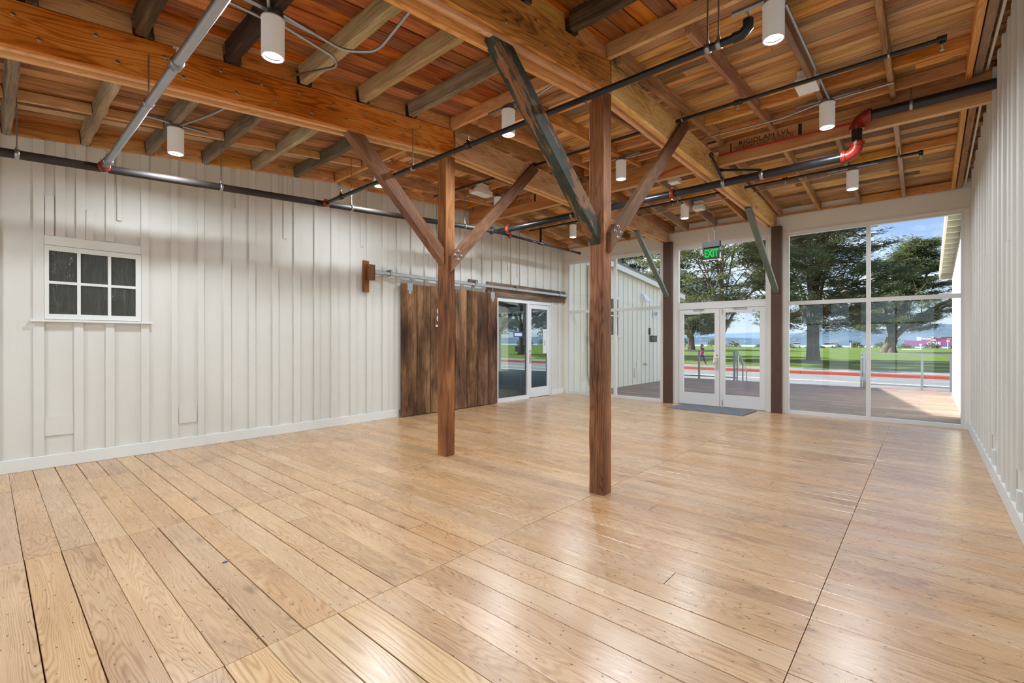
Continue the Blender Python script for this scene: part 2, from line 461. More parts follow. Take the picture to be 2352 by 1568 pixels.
def glass(name, tint=(0.96, 0.98, 0.97), ior=1.5):
    t = NT(name)
    ge = t.n('ShaderNodeNewGeometry')
    co = t.math('ABSOLUTE', t.n('ShaderNodeVectorMath', {0: ge.outputs['Incoming'], 1: ge.outputs['Normal']}, operation='DOT_PRODUCT').outputs['Value'])
    fr = t.math('MULTIPLY_ADD', t.math('POWER', t.math('SUBTRACT', 1.0, co), 5.0), 0.96, ((ior - 1) / (ior + 1)) ** 2)
    a = t.n('ShaderNodeBsdfTransparent', {0: tuple(tint) + (1,)})
    g = t.n('ShaderNodeBsdfGlossy', {'Color': (1, 1, 1, 1), 'Roughness': 0.0})
    mx = t.n('ShaderNodeMixShader', {0: fr, 1: a.outputs[0], 2: g.outputs[0]})
    t.t.links.new(mx.outputs[0], t.out.inputs[0])
    return t.m
M['glass'] = glass('window glass')
M['glass_side'] = glass('side door glass', (0.62, 0.68, 0.67))

def emit(name, col, s):
    t = NT(name)
    e = t.n('ShaderNodeEmission', {0: tuple(col) + (1,), 1: s})
    t.t.links.new(e.outputs[0], t.out.inputs[0])
    return t.m
M['lens'] = emit('lit lamp lens', (1.0, 0.97, 0.9), 2.2)
M['exit_green'] = emit('lit green lettering', (0.0, 0.72, 0.05), 1.0)

def plastic_film():
    t = NT('black plastic sheet behind pane')
    P = t.n('ShaderNodeTexCoord').outputs['Object']
    w = t.noise(t.vmul(P, (9.0, 9.0, 2.2)), 1.0, 3.0, 0.55, 1.5)
    return t.surf(srgb(64, 66, 60), 0.22, bump=w, bstr=0.9, bdist=0.05, spec=0.5)
M['film'] = plastic_film()

def carpet():
    t = NT('charcoal entrance mat')
    P = t.n('ShaderNodeTexCoord').outputs['Object']
    a = t.noise(t.vmul(P, (4.0, 60.0, 1.0)), 1.0, 4.0, 0.7)
    b = t.noise(P, 260.0, 2.0, 0.5)
    c = t.ramp(t.math('MULTIPLY_ADD', b, 0.5, t.math('MULTIPLY', a, 0.6)), [(0.3, srgb(78,81,88)), (0.55, srgb(122,125,131)), (0.8, srgb(178,180,184))])
    return t.surf(c, 0.95, bump=b, bstr=0.6, bdist=0.01, spec=0.1)
M['mat'] = carpet()

# ------------------------------------------------------------------ dimensions of the place (metres)
XL, XR = -7.35, 0.545          # board faces of the side walls
YB, YW = -3.7, 10.43           # back wall, glazed front wall
YP = 3.88                      # post line where the two roofs meet
B1R, B1L = -4.388, -4.558      # first beam, right and left face
B2R, B2L = -2.200, -2.368      # second beam
JD = 0.155                     # joist depth

def deckz(y):
    if y < YP: return 3.752 + 0.112 * y
    if y < 6.97: return 4.14 + 0.06 * (y - 3.95)
    return 4.015 - 0.075 * (y - 10.43)

# ================================================================== FLOOR
floor = thing('floor', 'old pine plank floor with nail holes and long cross seams', 'floor', (0, 0, 0), kind='structure')
MB().box(XL - 0.1, XR + 0.1, YB - 0.1, YW + 0.1, -0.20, -0.026).build('subfloor', M['sub'], floor)
PW = 0.176
seams = [XL, -6.43, -4.36, -2.29, -0.44, XR - 0.03]
rng = random.Random(3)
far_floor = []
n_rows = int((YW + 0.02 - 0.164) / PW) + 1
rows = [0.164 + PW * k for k in range(-1, n_rows)]
back_rows = [0.164 + PW * k for k in range(-22, -1)]
def floor_row(y0, y1):
    """plank ends of one row: the long seams, with an extra joint here and there"""
    out = []
    for a, b in zip(seams[:-1], seams[1:]):
        if rng.random() < 0.14 and b - a > 1.5:
            c = a + (b - a) * rng.choice((0.3, 0.36, 0.62, 0.7))
            out += [(a, c), (c, b)]
        else:
            out.append((a, b))
    return out
for y0 in rows:
    y1 = min(y0 + PW, YW + 0.03)
    if y1 - y0 < 0.03: continue
    for a, b in floor_row(y0, y1):
        g = rng.choice((0.0018, 0.0028, 0.0035, 0.005, 0.0085)) if y0 < 2.6 else rng.choice((0.0015, 0.0025, 0.004))
        if y0 < 8.0:
            dz = rng.uniform(-0.0006, 0.0006)
            timber('plank', (a + 0.002, (y0 + y1) / 2, -0.013 + dz), (b - 0.002, (y0 + y1) / 2, -0.013 + dz), y1 - y0 - g, 0.026, M['floor_new'] if (0.8 < y0 < 1.3 and a > -2.4 and b < 0) or (0.6 < y0 < 0.8 and -2.4 < a < -1) else M['floor'], floor, ch=0.0015)
        else:
            far_floor.append((a, b, y0, y1, g))
mb = MB()
for a, b, y0, y1, g in far_floor: mb.box(a + 0.001, b - 0.001, y0 + g / 2, y1 - g / 2, -0.026, 0.0)
tag(mb.build('far_planks', M['floor'], floor), kind='stuff')
mb = MB()
for y0 in back_rows:
    for a, b in floor_row(y0, y0 + PW): mb.box(a + 0.001, b - 0.001, y0 + 0.001, y0 + PW - 0.001, -0.026, 0.0)
tag(mb.build('back_planks', M['floor'], floor), kind='stuff')

# ================================================================== CEILING: roof boards, joists, rafters, blocking
ceil = thing('ceiling', 'open timber ceiling of stained boards on old joists and rafters', 'ceiling', (0, 0, 0), kind='structure')
prof = [(YB - 0.3, deckz(YB - 0.3)), (YP, deckz(YP - 0.001)), (YP + 0.001, deckz(YP + 0.001)), (6.96, deckz(6.96)), (6.98, deckz(6.98)), (YW + 0.55, deckz(YW + 0.55))]
poly = [(y, z + 0.024) for y, z in prof] + [(y, z + 0.16) for y, z in reversed([prof[0], prof[1], prof[3], prof[5]])]
MB().prism(poly, 'x', XL - 0.25, XR + 0.25).build('roof_deck', M['sub'], ceil)
rng = random.Random(11)
# near roof: boards run front to back and rise away from the camera
x = XL - 0.02
while x < XR:
    w = 0.153
    x1 = min(x + w, XR + 0.01)
    if x1 - x < 0.04: break
    mat = M['deck_left'] if x < B1R else M['deck_near']
    j = [0.13, 0.74, 1.35, 1.97, 2.58, 3.19]
    cut = rng.choice(j)
    for a, b in ((YB - 0.2, cut), (cut, YP + 0.02)):
        dz = rng.uniform(-0.006, 0.001)
        xc = (x + x1) / 2
        timber('roof_board', (xc, a + 0.002, deckz(a) + 0.011 + dz), (xc, b - 0.002, deckz(min(b, YP - 0.001)) + 0.011 + dz), x1 - x - 0.010, 0.022, mat, ceil, ch=0.007)
    x = x1
# far roofs: boards run side to side
def far_boards(y0, y1, w):
    y = y0
    while y < y1 - 0.03:
        yb = min(y + w * rng.uniform(0.95, 1.05), y1)
        cuts = [XL - 0.02]
        c = XL + rng.uniform(0.8, 4.5)
        while c < XR - 0.6:
            cuts.append(c); c += rng.uniform(2.4, 4.6)
        cuts.append(XR + 0.02)
        for a, b in zip(cuts[:-1], cuts[1:]):
            za, zb = deckz(y + 0.002), deckz(yb - 0.002)
            zc = (za + zb) / 2 + 0.011 + rng.uniform(0, 0.004)
            up = Vector((0, -(zb - za), yb - y)).normalized()
            timber('roof_board', (a + 0.001, (y + yb) / 2, zc), (b - 0.001, (y + yb) / 2, zc), yb - y - 0.009, 0.022, M['deck_far'], ceil, ch=0.006, up=up)
        y = yb
far_boards(YP + 0.03, 6.95, 0.128)
far_boards(7.0, YW + 0.12, 0.150)

# near joists (side to side) in the three bays
joist_y = [-2.92, -2.31, -1.69, -1.08, -0.46, 0.15, 0.765, 1.365, 1.975, 2.585, 3.195]
def jz(y): return deckz(y) - JD / 2
for k, y in enumerate(joist_y):
    slope = Vector((0, -0.112, 1)).normalized()
    for bay, (a, b) in enumerate(((XL + 0.01, B1L - 0.02), (B1R + 0.03, B2L - 0.02), (B2R + 0.03, XR - 0.02))):
        m = [M['joist_grey'], M['joist_grey'], M['joist_dark']][bay]
        if bay == 1: m = M['joist_dark'] if y < 1.6 else (M['joist_tan'] if y < 2.9 else M['joist_grey'])
        timber('joist', (a, y, jz(y)), (b, y, jz(y)), 0.078 if bay else 0.07, JD, m, ceil, amp=0.006, seg=16, up=slope)
    # short ends that sit over the beams
    for a, b in ((B1L - 0.02, B1R + 0.03), (B2L - 0.02, B2R + 0.03)):
        timber('joist_end', (a, y + 0.05, jz(y) + 0.004), (b, y + 0.05, jz(y) + 0.004), 0.06, JD - 0.01, M['joist_dark'], ceil, up=slope)
# header joist on the post line
for a, b in ((XL + 0.01, B1L + 0.01), (B1R - 0.06, B2L + 0.06), (B2R - 0.06, XR - 0.02)):
    timber('header_joist', (a, YP - 0.03, deckz(YP - 0.03) - 0.072), (b, YP - 0.03, deckz(YP - 0.03) - 0.072), 0.05, 0.145, M['joist_new'], ceil)
# blocking on top of the beams and along the left wall
ys = joist_y + [YP - 0.03]
for i in range(len(ys) - 1):
    a, b = ys[i] + 0.045, ys[i + 1] - 0.045
    for xb in (B1R - 0.035, B2R - 0.035, XL + 0.045):
        h = JD if xb < -7 else 0.142
        za, zb = deckz(a) - h / 2, deckz(b) - h / 2
        timber('block', (xb, a, za), (xb, b, zb), 0.045, h, M['block'], ceil)
    if b < YP:
        xm = -6.27 - 0.02 * i
        za, zb = deckz(a) - 0.055, deckz(b) - 0.055
        timber('block', (xm, a, za), (xm, b, zb), 0.042, 0.10, M['joist_new'], ceil)
# far rafters (front to back)
raf_x = [-7.24, -6.62, -6.02, -5.41, -4.80, -4.31, -3.98, -3.37, -2.76, -2.13, -1.49, -0.88, -0.275]
for xr in raf_x:
    for (a, b) in ((YP + 0.02, 6.88), (7.04, YW + 0.02)):
        za = deckz(a) - JD / 2; zb = deckz(b if b < 6.9 else b) - JD / 2
        timber('rafter', (xr, a, za), (xr, b, zb), 0.05, JD, M['rafter'], ceil, amp=0.003, seg=10)
# doubled rafters and a strip along the right wall
for xr, w, m, h in ((0.335, 0.05, M['joist_new'], JD), (0.405, 0.065, M['rafter'], JD - 0.02), (0.475, 0.022, M['header'], 0.05)):
    for (a, b) in ((YP + 0.02, 6.86), (7.05, YW - 0.04)):
        timber('rafter', (xr, a, deckz(a) - h / 2 - (0.05 if w < 0.03 else 0)), (xr, b, deckz(b) - h / 2 - (0.05 if w < 0.03 else 0)), w, h, m, ceil)
# rows of blocking between the far rafters
allx = sorted(raf_x + [0.335])
for i in range(len(allx) - 1):
    a, b = allx[i] + 0.027, allx[i + 1] - 0.027
    if b - a < 0.1: continue
    for yb, h, m in ((6.09, 0.105, M['block']), (6.68, 0.12, M['block']), (8.56, 0.105, M['block'])):
        if rng.random() < 0.06: continue
        z = deckz(yb) - h / 2
        timber('block', (a, yb, z), (b, yb, z), 0.042, h, m, ceil)
    # nailer on the front wall between rafters
    hh = 0.13 if a > -1.0 else 0.035
    timber('block', (a - 0.02, YW - 0.06, 3.866 + hh / 2), (b + 0.02, YW - 0.06, 3.866 + hh / 2), 0.03, hh, M['block'], ceil)

# ================================================================== WALLS
def wall_core(x0, x1, segs):
    mb = MB()
    for y0, y1, z0 in segs:
        pts = [y for y in (YP, 6.97) if y0 < y < y1]
        top = [(y0, deckz(y0) + 0.03)] + [(p, deckz(p) + 0.03) for p in pts] + [(y1, deckz(y1) + 0.03)]
        mb.prism([(y0, z0), (y1, z0)] + top[::-1], 'x', x0, x1)
    return mb
# ---- left wall, boards and battens
wl = thing('wall_left', 'white painted board and batten wall with window and sliding door', 'wall', (XL, 0, 0), kind='structure')
wall_core(XL - 0.16, XL - 0.021, [(YB - 0.1, 7.70, -0.1), (7.70, 9.83, 2.41), (9.83, YW + 0.12, -0.1)]).build('sheathing', M['sub'], wl)
bat = [(0.348,0.436),(0.677,0.759),(0.952,1.036),(1.291,1.37),(1.602,1.677),(1.898,1.974),(2.205,2.298),(2.53,2.618),(2.855,2.943),(3.171,3.272),(3.495,3.581),(3.78,3.895),(4.123,4.228),(4.438,4.532),(4.753,4.863)]
y = 5.06
while y < 10.3:
    bat.append((y, y + 0.085)); y += 0.318
pre = []
y = 0.02
while y > YB:
    pre.append((y, y + 0.085)); y -= 0.318
bat = sorted(pre + bat)
cen = [YB] + [(a + b) / 2 for a, b in bat] + [YW + 0.02]
def vboard(name, xf, th, y0, y1, z0, z1, mat, parent, ch=0.003):
    """an upright board on the left or right wall; xf = its outer face"""
    xc = xf - th / 2 if xf < -3 else xf + th / 2
    return timber(name, (xc, (y0 + y1) / 2, z0), (xc, (y0 + y1) / 2, z1), y1 - y0, th, mat, parent, ch=ch, up=Vector((1, 0, 0)))
rng = random.Random(21)
for a, b in zip(cen[:-1], cen[1:]):
    top = min(deckz(a), deckz(b), deckz(min(a, YP - .001))) + 0.02
    ym = (a + b) / 2
    if b > 7.72 and a < 9.81:
        vboard('board', XL, 0.02, a, b, 2.41, top, M['white'], wl)
        if b > 9.82: vboard('board', XL, 0.02, 9.83, b, 0, 2.41, M['white'], wl)
        if a < 7.70: vboard('board', XL, 0.02, a, 7.70, 0, 2.41, M['white'], wl)
    else:
        vboard('board', XL + rng.uniform(-0.001, 0.001), 0.02, a, b, 0, top, M['white'], wl)
def batten(y0, y1, z0, z1, th=0.028):
    return vboard('batten', XL + th, th, y0, y1, z0, z1, M['white'], wl, ch=0.004)
for a, b in bat:
    top = min(deckz(a), deckz(b)) + 0.01
    m = (a + b) / 2
    if 0.6 < m < 1.1:
        batten(a, b, 0.14, 1.63)
    elif 7.70 < m < 9.86 or 5.0 < m < 7.7:
        batten(a, b, 2.73 if m > 7.4 else 2.42, top)
        if m < 7.7: batten(a, b, 0.14, 2.42)
    else:
        batten(a, b, 0.14, top)
for a, b, z0, z1 in ((0.525,0.607,2.60,3.80),(0.695,0.78,2.60,3.82),(0.955,1.036,2.61,3.84),(0.441,0.514,2.60,3.04),(0.782,0.846,2.60,2.95),(1.06,1.11,2.88,3.86)):
    batten(a, b, z0, z1, 0.03 if z1 < 3.1 else 0.022)
for a, b, z0, z1 in ((2.36,2.42,3.3,3.95),(3.02,3.075,2.98,4.0),(4.32,4.375,3.05,4.05),(5.93,5.98,3.0,4.15),(8.13,8.19,3.05,4.1),(8.47,8.53,2.95,4.1),(9.28,9.33,3.05,4.0)):
    batten(a, b, z0, z1, 0.02)
for a, b, z0, z1 in ((0.436,0.676,0.355,0.568),(1.685,1.893,0.332,0.54)):
    vboard('patch_plate', XL + 0.013, 0.013, a, b, z0, z1, M['white'], wl)
bl_ = thing('baseboard_left', 'white baseboard along the left wall', 'baseboard', (XL + 0.03, 0, 0), kind='structure')
for a, b in ((YB, 5.09), (7.69, 7.71), (9.83, YW - 0.03)):
    timber('baseboard_run', (XL + 0.016, a, 0.071), (XL + 0.016, b, 0.071), 0.032, 0.142, M['trim_white'], bl_, ch=0.004)

# ---- right wall
wr = thing('wall_right', 'white painted board and batten wall seen at a steep angle', 'wall', (XR, 0, 0), kind='structure')
wall_core(XR + 0.021, XR + 0.16, [(YB - 0.1, YW + 0.12, -0.1)]).build('sheathing', M['sub'], wr)
rb = [9.73, 9.39, 9.0, 8.58, 8.2, 7.85, 7.53, 7.24, 6.88, 6.41, 6.07, 5.74, 5.44, 5.12, 4.78]
y = 4.45
while y > YB: rb.append(y); y -= 0.33
rb = sorted(rb)
cen = [YB] + rb + [YW]
for a, b in zip(cen[:-1], cen[1:]):
    vboard('board', XR, 0.02, a, b, 0, min(deckz(a), deckz(b)) - 0.02, M['white'], wr)
for k, yc in enumerate(rb):
    top = min(deckz(yc - .05), deckz(yc + .05)) - 0.10
    w = rng.uniform(0.075, 0.10)
    if k in (len(rb) - 14, len(rb) - 9):
        vboard('batten', XR - 0.032, 0.032, yc - w / 2, yc + w / 2, 0.46, top, M['white'], wr, ch=0.005)
        vboard('batten', XR - 0.032, 0.032, yc - w / 2, yc + w / 2, 0.15, 0.30, M['white'], wr, ch=0.005)
    elif k % 5 == 3:
        zc = rng.uniform(2.1, 3.0)
        vboard('batten', XR - 0.032, 0.032, yc - w / 2, yc + w / 2, 0.15, zc, M['white'], wr, ch=0.005)
        vboard('batten', XR - 0.026, 0.026, yc - w / 2 + 0.01, yc + w / 2 + 0.012, zc + 0.004, top, M['white'], wr, ch=0.005)
    else:
        vboard('batten', XR - 0.032, 0.032, yc - w / 2, yc + w / 2, 0.15, top, M['white'], wr, ch=0.005)
br_ = thing('baseboard_right', 'white baseboard along the right wall', 'baseboard', (XR - 0.03, 0, 0), kind='structure')
timber('baseboard_run', (XR - 0.018, YB, 0.075), (XR - 0.018, YW - 0.03, 0.075), 0.034, 0.15, M['trim_white'], br_, ch=0.004)

# ---- glazed front wall
wf = thing('wall_front', 'warm white header panel and jambs of the glazed front wall', 'wall', (0, YW, 0), kind='structure')
MB().box(XL, XR, YW - 0.02, YW + 0.10, 3.545, 3.868).box(XL, XR, YW - 0.0, YW + 0.10, 3.868, 4.03).build('header_panel', M['header'], wf)
MB().box(XL, B1L + 0.05, YW - 0.032, YW + 0.02, 3.515, 3.547).box(-4.27, B2L + 0.07, YW - 0.032, YW + 0.02, 3.515, 3.547).box(-2.08, XR - 0.02, YW - 0.032, YW + 0.02, 3.515, 3.547).build('header_trim', M['cream'], wf)
for a, b in ((XL, -7.215), (-4.58, -4.50), (-4.50, -4.30), (-4.30, -4.235), (-2.365, -2.285), (-2.285, -2.10), (-2.10, -2.045), (0.475, XR)):
    MB().box(a, b, YW - 0.012, YW + 0.07, 0.0, 3.545).build('jamb_trim', M['cream'], wf)

def glazed(name, label, x0, x1, z0, z1, vx=(), hz=(), fw=0.045, y=YW, wl_=True):
    """a framed window: outer frame bars, mullions, transom bars and one pane for each light"""
    w = thing(name, label, 'window', ((x0 + x1) / 2, y, z0), kind='structure')
    ya, yb = y - 0.005, y + 0.075
    for a, b in ((x0, x0 + fw), (x1 - fw, x1)): MB().box(a, b, ya, yb, z0, z1).build('frame_stile', M['alum'], w)
    for a, b in ((z0, z0 + fw + 0.02), (z1 - fw, z1)): MB().box(x0 + fw, x1 - fw, ya, yb, a, b).build('frame_rail', M['alum'], w)
    xs = [x0 + fw - 0.02] + sum([[v, v] for v in vx], []) + [x1 - fw + 0.02]
    for v in vx: MB().box(v - 0.032, v + 0.032, ya + 0.003, yb, z0 + fw, z1 - fw).build('mullion', M['alum'], w)
    cols = [(x0 + fw, (vx[0] - 0.032) if vx else x1 - fw)] + [(vx[i] + 0.032, (vx[i+1] - 0.032) if i + 1 < len(vx) else x1 - fw) for i in range(len(vx))]
    for a, b in cols:
        for h in hz: MB().box(a, b, ya + 0.006, yb, h - 0.036, h + 0.036).build('transom_bar', M['alum'], w)
        zs = [z0 + fw] + list(hz) + [z1 - fw]
        for c, d in zip(zs[:-1], zs[1:]):
            MB().box(a - 0.005, b + 0.005, y + 0.030, y + 0.036, c, d).build('pane', M['glass'], w)
    return w
glazed('window_1', 'tall framed window of four panes beside the left wall', -7.215, -4.58, 0.0, 3.515, (-5.81,), (2.19,))
glazed('window_2', 'wide framed window of four panes beside the right wall', -2.045, 0.475, 0.0, 3.515, (-0.76,), (2.15,))
glazed('window_3', 'single fixed pane above the double door', -4.235, -2.365, 2.20, 3.515)

def door_leaf(d, x0, x1, y, z1, side, hardware=True):
    lf = MB()
    st = 0.10
    gx0, gx1, gz0, gz1 = x0 + st, x1 - st, 0.27, z1 - 0.095
    lf.box(x0, gx0, y, y + 0.045, 0.012, z1).box(gx1, x1, y, y + 0.045, 0.012, z1)
    lf.box(gx0, gx1, y, y + 0.045, 0.012, gz0).box(gx0, gx1, y, y + 0.045, gz1, z1)
    leaf = lf.build('door_leaf', M['alum'], d, at=((x0 + x1) / 2, y, 0))
    MB().box(gx0 - .005, gx1 + .005, y + 0.019, y + 0.025, gz0 - .005, gz1 + .005).build('glass', M['glass'], leaf)
    cl = MB()
    cx = (x0 + x1) / 2 + (0.06 if side > 0 else -0.12)
    cl.box(cx - 0.16, cx + 0.16, y - 0.055, y, z1 - 0.115, z1 - 0.05)
    c = cl.build('closer', M['alum'], leaf)
    MB().tube([(cx + 0.03, y - 0.03, z1 - 0.045), (cx + 0.03, y - 0.03, z1 - 0.02)], 0.014, 8).tube([(cx + 0.03, y - 0.03, z1 - 0.022), (cx - 0.24 * side, y - 0.015, z1 - 0.012)], 0.009, 6).build('closer_arm', M['galv'], c)
    return leaf
d1 = thing('door_1', 'grey aluminium double door with large glass lights', 'door', (-3.3, YW, 0), kind='structure')
MB().box(-4.235, -4.185, YW - 0.005, YW + 0.075, 0, 2.20).box(-2.415, -2.365, YW - 0.005, YW + 0.075, 0, 2.20).box(-4.185, -2.415, YW - 0.005, YW + 0.075, 2.12, 2.20).build('door_frame', M['alum'], d1)
MB().box(-4.185, -2.415, YW - 0.03, YW + 0.09, 0.0, 0.010).build('threshold', M['galv_dark'], d1)
la = door_leaf(d1, -4.180, -3.305, YW + 0.008, 2.115, -1)
lb = door_leaf(d1, -3.295, -2.420, YW + 0.008, 2.115, 1)
MB().box(-3.372, -3.322, YW - 0.012, YW + 0.01, 0.80, 1.05).build('lock_plate', M['steel'], la)
MB().tube([(-3.347, YW - 0.01, 0.945), (-3.347, YW - 0.055, 0.945), (-3.45, YW - 0.06, 0.945)], 0.010, 8).build('lever', M['steel'], la)
MB().lathe([(0.0, -0.012), (0.022, -0.012), (0.022, 0.0)], 14, Matrix.Translation((-3.347, YW + 0.008, 1.11)) @ Matrix.Rotation(-math.pi / 2, 4, 'X')).build('cylinder_lock', M['steel'], la)
MB().tube([(-3.24, YW - 0.012, 0.04), (-3.24, YW - 0.012, 0.16)], 0.008, 6).tube([(-3.24, YW - 0.012, 1.98), (-3.24, YW - 0.012, 2.1)], 0.008, 6).build('flush_bolt', M['steel'], lb)

# ---- unseen back wall behind the camera, its glazing added to let in daylight
wb = thing('wall_back', 'unseen white wall with tall windows added for daylight behind the viewpoint', 'wall', (0, YB, 0), kind='structure')
zb = deckz(YB) + 0.02
mb = MB()
for a, b in ((XL, -7.1), (-4.62, -4.28), (-2.42, -2.08), (0.3, XR)): mb.box(a, b, YB - 0.08, YB, 0, zb)
for a, b in ((-7.1, -4.62), (-4.28, -2.42), (-2.08, 0.3)): mb.box(a, b, YB - 0.08, YB, 3.05, zb)
mb.build('wall_panel', M['white'], wb)
for k, (a, b) in enumerate(((-7.1, -4.62), (-4.28, -2.42), (-2.08, 0.3))):
    glazed('window_%d' % (4 + k), 'tall framed window added for daylight behind the viewpoint, %s' % ('beside the left wall', 'between two piers', 'beside the right wall')[k], a, b, 0.0, 3.05, ((a + b) / 2,), (2.15,), y=YB - 0.06)

# ================================================================== POSTS, BEAMS, BRACES
M['post_marked'] = wood('oiled post with dark marks', srgb(60,30,12), srgb(134,76,34), srgb(182,116,58), rough=0.5, var=0.0, rings=0.6, fibre=1.1, blotch=1.4, knots=0.4, bstr=0.4, ringk=1.2, spec=0.35, stain=(srgb(40,32,28), 0.85))
def post(label, x0, x1, y0, y1, z1, mat, amp=0.003, name='timber_post'):
    return tag(timber(name, ((x0 + x1) / 2, (y0 + y1) / 2, 0), ((x0 + x1) / 2, (y0 + y1) / 2, z1), y1 - y0, x1 - x0, mat, None, amp=amp, seg=22, up=Vector((1, 0, 0))), label, 'post')
post('oiled brown timber post with dark smudges, facing the sliding barn door', -4.548, -4.390, 3.737, 3.880, 3.700, M['post_marked'])
post('oiled red-brown timber post carrying the dark green knee brace', -2.356, -2.202, 3.750, 3.888, 3.720, M['post'])
post('dark brown painted post between the corner window and the double door', -4.493, -4.305, 10.28, YW - 0.035, 3.662, M['brown_paint'], 0.002, 'painted_post')
post('dark brown painted post between the double door and the wide window', -2.280, -2.102, 10.28, YW - 0.035, 3.662, M['brown_paint'], 0.002, 'painted_post')

def beam(label, xr, ya, yb, za, zb, face, depth, plies):
    """a beam built up from plies; za / zb = underside at its ends"""
    t = thing('ceiling_beam', label, 'beam', (xr - 0.085, (ya + yb) / 2, (za + zb) / 2))
    x = xr
    for k, (w, m, lift, nm) in enumerate(plies):
        xc = x - w / 2
        d = depth - lift
        timber(nm, (xc, ya, za + lift + d / 2), (xc, yb, zb + lift + d / 2), w - 0.0015, d, face if m is None else m, t, amp=0.0012 if k == 0 else 0, seg=30)
        x -= w
    return t
PL = [(0.042, None, 0.0, 'face_board'), (0.042, M['ply'], -0.012, 'ply'), (0.042, M['ply'], 0.016, 'ply'), (0.042, M['ply'], -0.026, 'ply')]
PL2 = [(0.042, None, 0.0, 'face_board'), (0.042, M['ply'], -0.030, 'ply'), (0.042, M['ply'], -0.008, 'ply'), (0.042, M['ply'], -0.072, 'ply')]
PF = [(0.042, None, 0.0, 'face_board'), (0.042, M['ply'], 0.010, 'ply'), (0.040, M['joist_new'], 0.034, 'ply'), (0.044, M['ply'], 0.0, 'ply')]
def bz(y): return deckz(y) - JD - 0.295
b1n = beam('dark oiled beam sloping from the left edge to the smudged post', B1R, YB, 3.868, bz(YB), bz(3.868), M['beam_old'], 0.295, PL)
b2n = beam('brown oiled beam with chalk mark, sloping up to the post with the dark green brace', B2R, YB, 3.868, bz(YB), bz(3.868), M['beam_old'], 0.295, PL2)
b1f = beam('pale fir beam running from the smudged post to the glazed wall', B1R, 3.892, 10.37, 3.730, 3.665, M['beam_far'], 0.315, PF)
b2f = beam('pale fir beam running from the green-braced post to the post beside the wide window', B2R, 3.892, 10.37, 3.735, 3.668, M['beam_far'], 0.315, PF)
M['chalk'] = paint('yellow chalk', srgb(200,170,90), 0.9, 0.1, 0.0)
sl = Vector((0, 1, 0.112)).normalized()
text('chalk_mark', '13', 0.11, face_M((B2R + 0.003, 3.05, bz(3.05) + 0.14), sl, (0, -0.112, 1)), M['chalk'], b2n, 0.0005, bold=-0.004)
# bolt heads on the dark beams
M['washer'] = metal('dull washer', (0.42, 0.38, 0.32), 0.5)
for b, xr, ylist in ((b1n, B1R, [0.12, 0.52, 0.92, 1.3, 1.62, 1.95, 2.3, 2.65, 3.0, 3.35, 3.68]), (b2n, B2R, [2.3, 2.75, 3.2, 3.6])):
    for i, y in enumerate(ylist):
        for dz in ((0.215, 0.065) if i % 2 else (0.2, 0.08)):
            yy = y + (0.12 if dz < 0.1 else 0)
            if yy > 3.8: continue
            Mx = Matrix.Translation((xr + 0.001, yy, bz(yy) + dz)) @ Matrix.Rotation(math.pi / 2, 4, 'Y')
            MB().lathe([(0.014, 0.0), (0.014, 0.003), (0.006, 0.004), (0.0, 0.004)], 10, Mx).build('bolt_head', M['washer'], b)

for a, b, s in ((XL + 0.005, B1L - 0.002, 'in the bay beside the left wall'), (B1R + 0.003, B2L - 0.002, 'between the two long beams'), (B2R + 0.003, XR - 0.005, 'with mill stamp, running to the right wall')):
    t = thing('ridge_beam', 'laminated veneer ridge beam ' + s, 'beam', ((a + b) / 2, 6.95, 3.91))
    timber('veneer_beam', (a, 6.922, 4.06), (b, 6.922, 4.06), 0.043, 0.30, M['lvl'], t)
    timber('veneer_beam', (a, 6.967, 4.058), (b, 6.967, 4.058), 0.043, 0.30, M['lvl_edge'], t)
    timber('edge_strip', (a, 6.945, 3.905), (b, 6.945, 3.905), 0.075, 0.009, M['lvl_edge'], t, ch=0.002)
    # gap boards up to the roof
    timber('filler_board', (a, 6.945, 4.262), (b, 6.945, 4.262), 0.05, 0.10, M['block'], t)
    if s.startswith('with') or s.startswith('in the'):
        M['ink'] = M.get('ink') or paint('black mill ink', srgb(52,34,18), 0.8, 0.2, 0.0)
        xo = -1.62 if s.startswith('with') else -5.95
        fm = lambda x, z: face_M((x, 6.8985, z), (1, 0, 0), (0, 0, 1))
        text('mill_stamp', 'RIGIDLAM LVL', 0.085, fm(xo, 4.135), M['ink'], t, 0.0004, sx=1.15)
        text('mill_stamp', 'ROSEBURG FOREST PRODUCTS', 0.052, fm(xo, 4.072), M['ink'], t, 0.0004, sx=0.95)
        MB().box(xo - 0.38, xo + 0.38, 6.8984, 6.899, 4.10, 4.104).box(xo + 0.40, xo + 0.44, 6.8984, 6.899, 4.05, 4.19).box(xo - 0.42, xo - 0.405, 6.8984, 6.899, 4.05, 4.17).build('stamp_rule', M['ink'], t)
        MB().box(xo + 0.78, xo + 1.08, 6.8984, 6.899, 4.135, 4.139).box(xo + 0.78, xo + 1.08, 6.8984, 6.899, 4.085, 4.089).box(xo + 0.775, xo + 0.782, 6.8984, 6.899, 4.07, 4.155).box(xo + 1.08, xo + 1.087, 6.8984, 6.899, 4.07, 4.155).build('stamp_rule', M['ink'], t)

